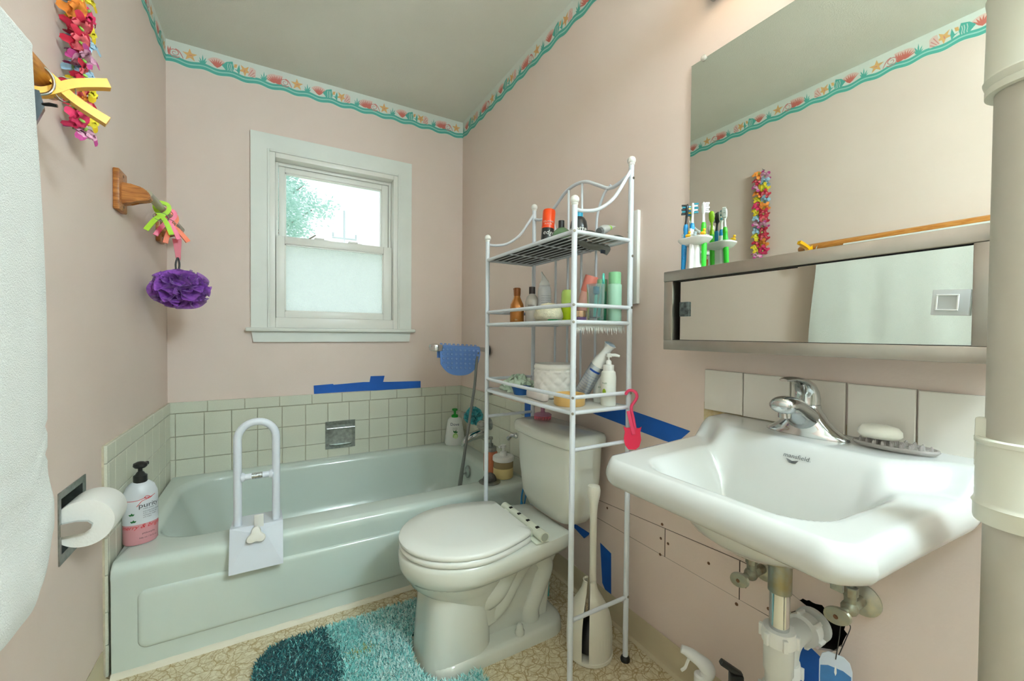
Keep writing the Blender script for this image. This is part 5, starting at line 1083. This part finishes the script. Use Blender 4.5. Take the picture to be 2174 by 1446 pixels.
# pink clip hanging on the rack
pk = thing('tulip_clip', 'pink tulip shaped bag clip hooked on the rack corner', 'clip', (.972, .925, .7)); KF2 = frame((.968, .921, .705), (.72, -.69, 0), (0, 0, 1), (-.69, -.72, 0))
bm = B(); prism(bm, [(-.022, .0), (-.026, .02), (-.023, .042), (-.028, .058), (-.02, .054), (-.008, .055), (.0, .057), (.012, .055), (.02, .055), (.027, .06), (.023, .044), (.0265, .02), (.021, -.002), (.01, -.012), (-.012, -.013)], .004, KF2, h0=-.002); obj('tulip_plate', bm, M('tulip_red', (232, 44, 84), rough=.35), pk)
bm = B(); tube(bm, [KF2 @ Vector(p) for p in spline([(.008, .05, .002), (.002, .085, .003), (-.004, .11, .003), (-.003, .125, .002), (.008, .142, 0), (.012, .155, 0), (.006, .168, 0), (-.006, .172, -.002), (-.016, .168, -.004), (-.022, .158, -.008)], 5)], .0048, 10); obj('hook', bm, m_pinkp, pk)
bm = B(); box(bm, (-.0055, -.0, -.002), (.0055, .075, .003), .0015, m=KF2 @ T(.004, .035, .005) @ Rz(.24)); obj('clip_lever', bm, m_pinkp, pk)

# ---------------------------------------------------------------- things on the rack
S1, S2, S3 = 1.3548, 1.0918, .8247
can = lambda c, n, r=.3: M(n, c, rough=r)
e_t = T(.885, 1.285, S1+.0012) @ Rx(-.03) @ Ry(.10)
ed = bottle('shaving_gel_can', 'black shaving gel can with orange cap leaning on the top shelf', 'can', .885, 1.285, S1, [(0, 0), (.022, 0), (.0235, .003), (.0235, .098), (.022, .101)], can((30, 34, 36), 'can_black'), [(.024, .092), (.024, .16), (.022, .165), (0, .166)], can((250, 78, 14), 'cap_orange'), tilt=e_t)
bm = B(); lathe(bm, [(.0242, .098), (.0242, .101)], 28, e_t); obj('cap_rim', bm, can((236, 60, 20), 'rim_red'), ed)
eA = CAMA(.885, 1.285)
text(ed, 'edge', .024, m_plw, cyl((0, 0), .0237, eA+.2, .066, e_t), shear=.2); text(ed, '35% MORE', .009, m_plw, cyl((0, 0), .0243, eA, .112, e_t)); text(ed, 'IN PLUS', .008, m_plw, cyl((0, 0), .0243, eA, .103, e_t))
bottle('flat_bottle', 'translucent green bottle with dark cap on the top shelf', 'bottle', .868, 1.168, S1, [(0, 0), (.034, 0), (.037, .006), (.036, .04), (.028, .058), (.013, .068), (.010, .07)], clear('green_clear', (120, 160, 116), .75, .15), [(.0105, .068), (.0105, .093), (0, .093)], m_black, sx=.6, yaw=.5)
gi = bottle('pump_bottle', 'black shaving foam bottle with blue cap on the top shelf', 'bottle', .882, 1.09, S1, [(0, 0), (.0275, 0), (.029, .003), (.029, .055), (.026, .074), (.019, .086), (.014, .089)], can((34, 36, 38), 'gel_black'), [(.013, .088), (.0135, .095), (.0135, .108), (.011, .112), (0, .112)], can((0, 160, 200), 'cap_cyan'))
text(gi, 'gillette', .026, m_plw, cyl((.882, 1.09), .0292, CAMA(.882, 1.09)-.12, S1+.036), ext=.0004)
cl2 = thing('grey_washcloth', 'grey folded washcloth sagging through the top shelf wires', 'cloth', (.90, 1.0, S1-.02))
bm = B(); rows = []
for i in range(25):
    u = i/24; rows.append([bm.verts.new((.80+.165*u, .965+.085*v, 1.3605+.006*sin(9*u+4*v)-.0*u)) for v in [k/12 for k in range(13)]])
for a, b in zip(rows, rows[1:]):
    for i in range(12): bm.faces.new((a[i], a[i+1], b[i+1], b[i]))
bmesh.ops.solidify(bm, geom=bm.faces[:], thickness=.006); obj('cloth', bm, M('grey_terry', (170, 170, 162), rough=.95, bump=.6, bs=300), cl2, ang=80)
bm = B(); rows = []
for i in range(25):
    u = i/24; rows.append([bm.verts.new((.815+.15*u, 1.052-.022*sin(pi*t)-.01*t, 1.358-(.018+.02*u)*t+.003*sin(11*u)*t)) for t in [k/8 for k in range(9)]])
for a, b in zip(rows, rows[1:]):
    for i in range(8): bm.faces.new((a[i], a[i+1], b[i+1], b[i]))
bmesh.ops.solidify(bm, geom=bm.faces[:], thickness=.008); obj('sagging_fold', bm, MATS['grey_terry'], cl2, ang=80)
bm = B(); box(bm, (.925, 1.028, 1.318), (.945, 1.03, 1.33), .0005); obj('black_label', bm, can((14, 30, 44), 'label_navy'), cl2)
sq = thing('squeeze_tube', 'pale grey squeeze tube with green stripe on the top shelf', 'tube', (.93, 1.0, S1+.02)); bm = B(); F = T(.915, 1.0, S1+.034) @ Rz(.4) @ Ry(pi/2-.35)
loft(bm, [[(a*cos(2*pi*i/24), b*sin(2*pi*i/24), h) for i in range(24)] for a, b, h in ((.012, .012, -.03), (.014, .014, -.028), (.014, .016, 0), (.008, .019, .03), (.0015, .021, .045))], m=F); obj('tube_body', bm, can((196, 198, 196), 'tube_grey'), sq)
bm = B(); loft(bm, [[(a*cos(2*pi*i/24), b*sin(2*pi*i/24), h) for i in range(24)] for a, b, h in ((.0121, .0175, .010), (.0105, .0184, .018))], False, False, m=F); obj('green_stripe', bm, can((150, 210, 60), 'stripe_green'), sq)
bm = B(); lathe(bm, [(.010, -.045), (.0105, -.03)], 20, F); obj('cap', bm, can((110, 112, 112), 'cap_grey'), sq)

rd = bottle('shampoo_bottle', 'golden brown shampoo bottle at the tub end of the middle shelf', 'bottle', .838, 1.418, S2, [(0, 0), (.0265, 0), (.0285, .005), (.0285, .06), (.026, .078), (.016, .098), (.0125, .108), (.0125, .112)], M('gold_bottle', (186, 118, 50), rough=.25, metal=.35), [(.0132, .11), (.014, .118), (.0145, .14), (.012, .1425), (0, .143)], M('gold_cap', (150, 88, 40), rough=.25, metal=.35), sx=.9, yaw=.6)
bm = B(); tube(bm, [(.838, 1.418, S2+.138), (.826, 1.427, S2+.1385)], [.006, .003], 8); obj('spout', bm, MATS['gold_cap'], rd)
text(rd, 'REDKEN', .0095, M('cream_print', (240, 226, 196), rough=.5), cyl((.838, 1.418), .0286, CAMA(.838, 1.418)+.1, S2+.048)); text(rd, '5th', .008, MATS['cream_print'], cyl((.838, 1.418), .0286, CAMA(.838, 1.418)-.1, S2+.012))
lo = bottle('lotion_bottle', 'clear lotion bottle with black cap on the middle shelf', 'bottle', .872, 1.36, S2, [(0, 0), (.025, 0), (.0265, .005), (.0265, .085), (.02, .104), (.011, .114), (.010, .118)], M('pearl_plastic', (196, 188, 176), rough=.2), [(.0118, .116), (.0122, .118), (.0122, .143), (0, .143)], M('cap_brown', (46, 34, 30), rough=.3))
text(lo, 'lotion', .012, m_ink, cyl((.872, 1.36), .0266, CAMA(.872, 1.36)-.1, S2+.066)); text(lo, 'for skin', .006, m_ink, cyl((.872, 1.36), .0266, CAMA(.872, 1.36)-.1, S2+.057))
mo = bottle('mousse_can', 'white mousse can with a curved nozzle on the middle shelf', 'can', .905, 1.322, S2, [(0, 0), (.025, 0), (.026, .003), (.026, .125), (.024, .138), (.019, .147)], can((212, 213, 212), 'mousse_white'), [(.0205, .146), (.0205, .154), (.016, .160), (.015, .166)], m_plw)
bm = B(); tube(bm, spline([(.905, 1.322, S2+.163), (.902, 1.327, S2+.18), (.898, 1.334, S2+.20)], 5), [.011, .011, .0105, .010, .009, .008, .0065, .0055, .0045, .004, .0035], 10); obj('nozzle', bm, m_plw, mo)
for k in range(6): text(mo, 'styling mousse hold', .0055, M('grey_print', (130, 134, 136), rough=.6), cyl((.905, 1.322), .0262, CAMA(.905, 1.322)+.3, S2+.06+.009*k))
bm = B(); rsx = random.Random(2); lathe(bm, [(.0, .0), (.04, .002), (.05, .016), (.049, .03), (.040, .048), (.022, .062), (0, .066)], 36, T(.812, 1.16, S2), sy=1.1)
for v in bm.verts: v.co += Vector((rsx.uniform(-1, 1), rsx.uniform(-1, 1), rsx.uniform(-1, 1)))*.0015
tag(obj('bath_sponge', bm, M('sponge_cream', (232, 224, 196), rough=.9, bump=1.0, bs=220, var=.08, vs=90), ang=70), 'cream woven bath sponge at the middle of the middle shelf', 'sponge')
bottle('oil_bottle', 'small amber oil bottle behind the cream sponge', 'bottle', .885, 1.245, S2, [(0, 0), (.0115, 0), (.012, .003), (.012, .045), (.006, .055)], can((220, 160, 20), 'amber_oil'), [(.007, .054), (.007, .066), (0, .066)], m_plw)
bottle('roll_on', 'lime green roll-on deodorant on the middle shelf', 'deodorant', .862, 1.118, S2, [(0, 0), (.020, 0), (.0215, .004), (.0215, .06), (.0225, .064)], can((176, 200, 20), 'lime_body'), [(.0225, .064), (.0232, .07), (.0225, .1), (.018, .109), (0, .11)], clear('lime_cap', (190, 214, 110), .7, .1))
bm = B(); prism(bm, [(-.028, -.018), (.03, -.012), (.026, .018), (-.02, .02)], .006, T(.780, 1.075, S2+.0005) @ Rz(.5), h0=0); bmesh.ops.bevel(bm, geom=bm.edges[:], offset=.002, segments=2, affect='EDGES'); tag(obj('green_packet', bm, can((16, 150, 80), 'packet_green')), 'flat green packet at the front of the middle shelf', 'packet')
tt = T(.915, 1.128, S2+.006) @ Rx(.30) @ Ry(.12)
bottle('pink_tube', 'pink tall tube bottle leaning on the middle shelf', 'tube', .915, 1.128, S2, [(0, 0), (.019, 0), (.0205, .003), (.0215, .105)], can((232, 176, 164), 'tube_pink'), [(.0222, .105), (.0228, .108), (.0228, .158), (.021, .161), (0, .161)], can((222, 128, 112), 'cap_coral'), tilt=tt)
bottle('cosmetic_jar', 'small plum jar with gold lid on the middle shelf', 'jar', .812, .993, S2, [(0, 0), (.0185, 0), (.02, .003), (.02, .012)], can((110, 84, 130), 'plum_jar'), [(.0195, .012), (.02, .014), (.02, .031), (.018, .0325), (0, .0325)], M('rose_gold', (214, 180, 150), rough=.2, metal=1))
gt = thing('glass_tumbler', 'clear ribbed tumbler holding turquoise brushes on the middle shelf', 'tumbler', (.868, .985, S2)); bm = B(); k = 48
loft(bm, [[(r*(1+rb*cos(8*2*pi*i/k))*cos(2*pi*i/k), r*(1+rb*cos(8*2*pi*i/k))*sin(2*pi*i/k), z) for i in range(k)] for r, rb, z in ((.0, 0, 0), (.022, .04, 0), (.024, .05, .01), (.0265, .05, .085), (.0275, 0, .092), (.029, 0, .115), (.0275, 0, .115), (.026, 0, .09), (.022, 0, .012), (0, 0, .01))], False, False, m=T(.868, .985, S2)); obj('glass', bm, clear('tumbler_glass', (214, 230, 232), .12, .32), gt)
m_tq = can((110, 216, 200), 'turq_handle')
def stick(dx, dy, tx2, ty2, h, mat, lab, head=None):
    s = thing('cosmetic_brush', lab, 'brush', (.868+dx, .985+dy, S2+.014), 'brushes in the tumbler'); a, b = Vector((.868+dx, .985+dy, S2+.0145)), Vector((.868+tx2, .985+ty2, S2+h)); bm = B(); tube(bm, [a, a.lerp(b, .5), b], [.0042, .0055, .0045], 10); obj('handle', bm, mat, s)
    bm = B()
    if head == 'oval': loft(bm, [[(p, .004*w, q_) for p, q_ in ell(0, 0, .011*r, .017*r, 24)] for r, w in ((.7, -1), (1, -.5), (1, .5), (.7, 1))], m=T(*b) @ T(0, 0, .012) @ Rz(.8)); obj('silicone_head', bm, mat, s)
    else: lathe(bm, [(.005, -.004), (.0095, .0), (.0095, .02), (.007, .021)], 14, T(*b)); obj('brush_cap', bm, can((20, 130, 160), 'cap_teal'), s)
stick(.0, .006, .004, .002, .088, m_tq, 'turquoise handled brush with teal cap in the tumbler'); stick(.008, -.004, .020, -.012, .122, can((90, 206, 190), 'turq_mask'), 'turquoise silicone brush with oval head in the tumbler', 'oval')
gn = bottle('toner_bottle', 'pale green bottle with green cap at the sink end of the middle shelf', 'bottle', .944, .982, S2, [(0, 0), (.021, 0), (.0225, .003), (.0225, .118), (.02, .121)], can((172, 216, 190), 'toner_green'), [(.0198, .12), (.0198, .157), (.018, .159), (0, .159)], can((136, 196, 146), 'cap_green'))
gb2 = bottle('toner_bottle', 'green tube standing behind the pale green bottle', 'bottle', .935, 1.03, S2, [(0, 0), (.015, 0), (.016, .003), (.016, .10)], can((70, 170, 130), 'tube_green'), [(.0165, .10), (.0165, .14), (0, .14)], can((130, 186, 140), 'cap_green2'))
fr = thing('fringed_cloth', 'white cloth fringe hanging below the middle shelf', 'cloth', (.86, .968, 1.05)); bm = B(); rsx = random.Random(4)
box(bm, (.765, .958, 1.0788), (.965, 1.04, 1.0832), .001)
for k in range(60):
    x = .768+.196*k/59; l = .012+.016*abs(sin(k*.55))+rsx.uniform(0, .006); w = .0022
    face(bm, [(x-w, .96, 1.08), (x+w, .96, 1.08), (x+w*.3+rsx.uniform(-.003, .003), .957+rsx.uniform(-.003, .003), 1.08-l)]); face(bm, [(x-w, .964, 1.08), (x+w, .966, 1.08), (x+rsx.uniform(-.003, .003), .966, 1.08-l*.8)])
obj('fringe', bm, M('fringe_white', (230, 232, 224), rough=.9), fr, recalc=False)

gbag = thing('plastic_bag', 'crumpled pale green plastic bag on the bottom shelf', 'bag', (.835, 1.43, S3)); bm = B(); rsx = random.Random(6); R_ = []
for i in range(13):
    th_ = pi/2*i/12*1.0; R_.append([(.062*sin(th_ if i else 0.001)*cos(2*pi*j/26)*(1+.22*rsx.uniform(-1, 1)), .095*sin(th_ if i else .001)*sin(2*pi*j/26)*(1+.18*rsx.uniform(-1, 1)), max(.001, .052*cos(th_)*(1+.35*rsx.uniform(-1, 1)))) for j in range(26)])
loft(bm, R_, True, True, m=T(.842, 1.405, S3)); obj('bag_film', bm, M('bag_green', (196, 224, 196), rough=.25, rgb2=(226, 240, 222), vs=40), gbag, ang=20)
bm = B(); lathe(bm, [(0, 0), (.026, 0), (.028, .006), (.036, .028), (.0365, .03), (.034, .03), (.026, .008), (0, .006)], 28, T(.796, 1.312, S3)); tag(obj('blue_bowl', bm, can((24, 84, 150), 'bowl_blue')), 'small dark blue plastic bowl on the bottom shelf', 'bowl')
qb = thing('quilted_basket', 'white quilted fabric basket on the bottom shelf', 'basket', (.872, 1.215, S3)); bm = B(); k = 96; L_ = []
for i in range(29):
    z = .118*i/28; lp2 = []
    for j in range(k):
        a = 2*pi*j/k; u = a*.072; w1 = abs(sin((u*1.0+z)*pi/.038)); w2 = abs(sin((u-z)*pi/.038)); q_ = .006*(min(w1, w2)**.5) if .012 < z < .095 else .0045*sin(pi*(z-.095)/.023 if z >= .095 else pi*z/.012)
        r = .0715+q_; lp2.append((r*cos(a), r*sin(a)*1.0, z))
    L_.append(lp2)
for r, z in ((.068, .118), (.064, .112), (.062, .05), (.06, .006)): L_.append([(r*cos(2*pi*j/k), r*sin(2*pi*j/k), z) for j in range(k)])
loft(bm, L_, True, True, m=T(.876, 1.208, S3+.003)); obj('quilted_wall', bm, M('quilt_white', (232, 228, 220), rough=.85, bump=.2, bs=150), qb, ang=60)
bm = B(); box(bm, (-.013, -.062, 0), (.013, .062, .031), .010, m=T(.780, 1.178, S3+.0005) @ Rz(-.06), seg=3); tag(obj('folded_pad', bm, M('pad_white', (234, 224, 218), rough=.85, bump=.15), ang=60), 'pinkish white folded pad in front of the quilted basket', 'pad')
bm = B(); lathe(bm, [(0, 0), (.047, 0), (.050, .004), (.0505, .034), (.048, .037), (.045, .035), (.043, .008), (0, .006)], 36, T(.817, 1.047, S3)); tag(obj('tan_dish', bm, can((226, 184, 112), 'tan_plastic')), 'tan round plastic dish at the front of the bottom shelf', 'dish')
at = T(.893, 1.094, S3+.0105) @ Rx(.50) @ Ry(.22)
af = bottle('air_freshener_can', 'silver spray can with white flared top leaning on the bottom shelf', 'can', .893, 1.094, S3, [(0, 0), (.023, 0), (.0248, .003), (.0248, .13), (.023, .134)], M('can_silver', (196, 204, 210), rough=.25, metal=.6), [(.0235, .133), (.0238, .138), (.021, .158), (.015, .18), (.013, .195), (.017, .208), (.0205, .214), (.0, .216)], m_plw, tilt=at)
bm = B(); lathe(bm, [(.0195, .2145), (.014, .2185), (0, .2195)], 24, at); obj('top_button', bm, can((140, 152, 160), 'button_grey'), af)
bm = B(); lathe(bm, [(.02495, .112), (.02495, .119)], 28, at, a0=-3.2, a1=-1.6); obj('blue_band', bm, can((20, 70, 150), 'band_blue'), af)
for k2 in range(8): text(af, 'air freshener spray '+'kills odors', .0052, M('navy_print', (40, 60, 110), rough=.5), cyl((0, 0), .025, -2.75, .028+.0095*k2, at))
hb = bottle('hand_soap', 'white pump soap bottle with kiwi print on the bottom shelf', 'bottle', .925, .985, S3, [(0, 0), (.0225, 0), (.024, .003), (.0245, .09), (.022, .107), (.0165, .112)], can((234, 236, 226), 'soap_white'), [(.0172, .111), (.0172, .129), (.009, .131), (.0085, .136)], m_plw)
pump(hb, .925, .985, S3+.128, m_plw, .026, .009, -.75, .02, .034)
text(hb, 'fresh', .008, m_grn, cyl((.925, .985), .0247, CAMA(.925, .985)-.5, S3+.070)); bm = B(); f = cyl((.925, .985), .0247, CAMA(.925, .985)-.55, S3+.045); face(bm, [f(.006*cos(2*pi*i/16), .010*sin(2*pi*i/16)) for i in range(16)]); obj('fruit_print', bm, can((150, 180, 40), 'fruit_green'), hb, recalc=False)
hb3 = bottle('hand_soap', 'second white bottle with blue round label behind the pump soap', 'bottle', .945, 1.045, S3, [(0, 0), (.021, 0), (.0225, .003), (.0225, .085), (.015, .1)], can((226, 230, 226), 'soap_white2'), [(.015, .1), (.015, .125), (0, .126)], m_plw)
text(hb3, 'soft', .010, m_grn, cyl((.945, 1.045), .0227, CAMA(.945, 1.045), S3+.05))
bm = B(); box(bm, (-.004, -.045, -.03), (.004, .045, .03), .004, m=T(.962, 1.27, S3+.155) @ Rx(.2)); bmesh.ops.translate(bm, verts=bm.verts[:], vec=(0, 0, -.12)); tag(obj('white_plaque', bm, m_plw), 'white flat panel leaning behind the quilted basket', 'panel')

# ---------------------------------------------------------------- shaggy rug
rg = thing('bath_rug', 'shaggy teal to aqua contour rug round the toilet foot', 'rug', (.25, 1.27, 0))
def inrug(x, y):
    cy = 1.272; dy = abs(y-cy)
    if x < -.06 or x > .545 or dy > .285: return False
    r = .10
    if x < -.06+r and dy > .285-r and (x-(-.06+r))**2+(dy-(.285-r))**2 > r*r: return False
    if x > .545-.06 and dy > .285-.06 and (x-.485)**2+(dy-.225)**2 > .0036: return False
    if x > .355 and (x-.46)**2/.082**2+(dy/.142)**2 < 1: return False
    if x > .45 and dy < .142: return False
    return True
bm = B(); N = 60
xs2 = [-.06+.605*i/N for i in range(N+1)]; ys2 = [1.272-.285+.57*j/N for j in range(N+1)]; vv = {}
for i in range(N):
    for j in range(N):
        if inrug((xs2[i]+xs2[i+1])/2, (ys2[j]+ys2[j+1])/2):
            q_ = []
            for a, b in ((i, j), (i+1, j), (i+1, j+1), (i, j+1)):
                if (a, b) not in vv: vv[(a, b)] = bm.verts.new((xs2[a], ys2[b], .006))
                q_.append(vv[(a, b)])
            bm.faces.new(q_)
ex = bmesh.ops.extrude_face_region(bm, geom=bm.faces[:]); bmesh.ops.translate(bm, verts=[v for v in ex['geom'] if isinstance(v, bmesh.types.BMVert)], vec=(0, 0, -.0055)); obj('backing', bm, can((30, 110, 116), 'rug_back'), rg)
def rugmat():
    m = bpy.data.materials.new('rug_pile'); m.use_nodes = True; t = m.node_tree; b = t.nodes['Principled BSDF']; b.inputs['Roughness'].default_value = .8; b.inputs['Sheen Weight'].default_value = .3
    at_ = t.nodes.new('ShaderNodeAttribute'); at_.attribute_name = 'Col'; t.links.new(at_.outputs['Color'], b.inputs['Base Color']); return m
rs = random.Random(21); V_, F_, C_ = [], [], []
dk, md, lt, wt = [lin(c) for c in ((2, 78, 84), (60, 150, 150), (132, 212, 206), (208, 238, 232))]
for k in range(52000):
    x, y = rs.uniform(-.06, .545), rs.uniform(.987, 1.557)
    if not inrug(x, y): continue
    d = x+.012*sin(17*y)+rs.gauss(0, .008); u = rs.random()
    if d < .165: c = dk if u < .74 else (md if u < .9 else lt)
    elif d < .26: c = lt if u < .75 else (md if u < .84 else wt)
    else: c = wt if u < .5 else (lt if u < .93 else md)
    if (x-.24)**2/.05**2+(y-1.38)**2/.03**2 < 1 and u < .22: c = lin((176, 178, 96))
    a = rs.uniform(0, 2*pi); l = rs.uniform(.016, .030); w = rs.uniform(.0011, .0019); h = rs.uniform(.010, .021); b_ = len(V_)
    dx, dy = cos(a)*l*.55, sin(a)*l*.55; px, py = -sin(a)*w, cos(a)*w
    V_ += [(x-px, y-py, .004), (x+px, y+py, .004), (x+dx*.45+px, y+dy*.45+py, .004+h*.75), (x+dx*.45-px, y+dy*.45-py, .004+h*.75), (x+dx, y+dy, .004+h)]
    F_ += [(b_, b_+1, b_+2, b_+3), (b_+3, b_+2, b_+4)]; C_ += [c]*5
me = bpy.data.meshes.new('pile'); me.from_pydata([(a-.25, b-1.27, c) for a, b, c in V_], [], F_); ca_ = me.color_attributes.new('Col', 'FLOAT_COLOR', 'POINT')
ca_.data.foreach_set('color', [v for c in C_ for v in (*c, 1.)]); me.materials.append(rugmat()); po_ = bpy.data.objects.new('pile', me); COL.objects.link(po_); po_.parent = rg; po_['kind'] = 'stuff'
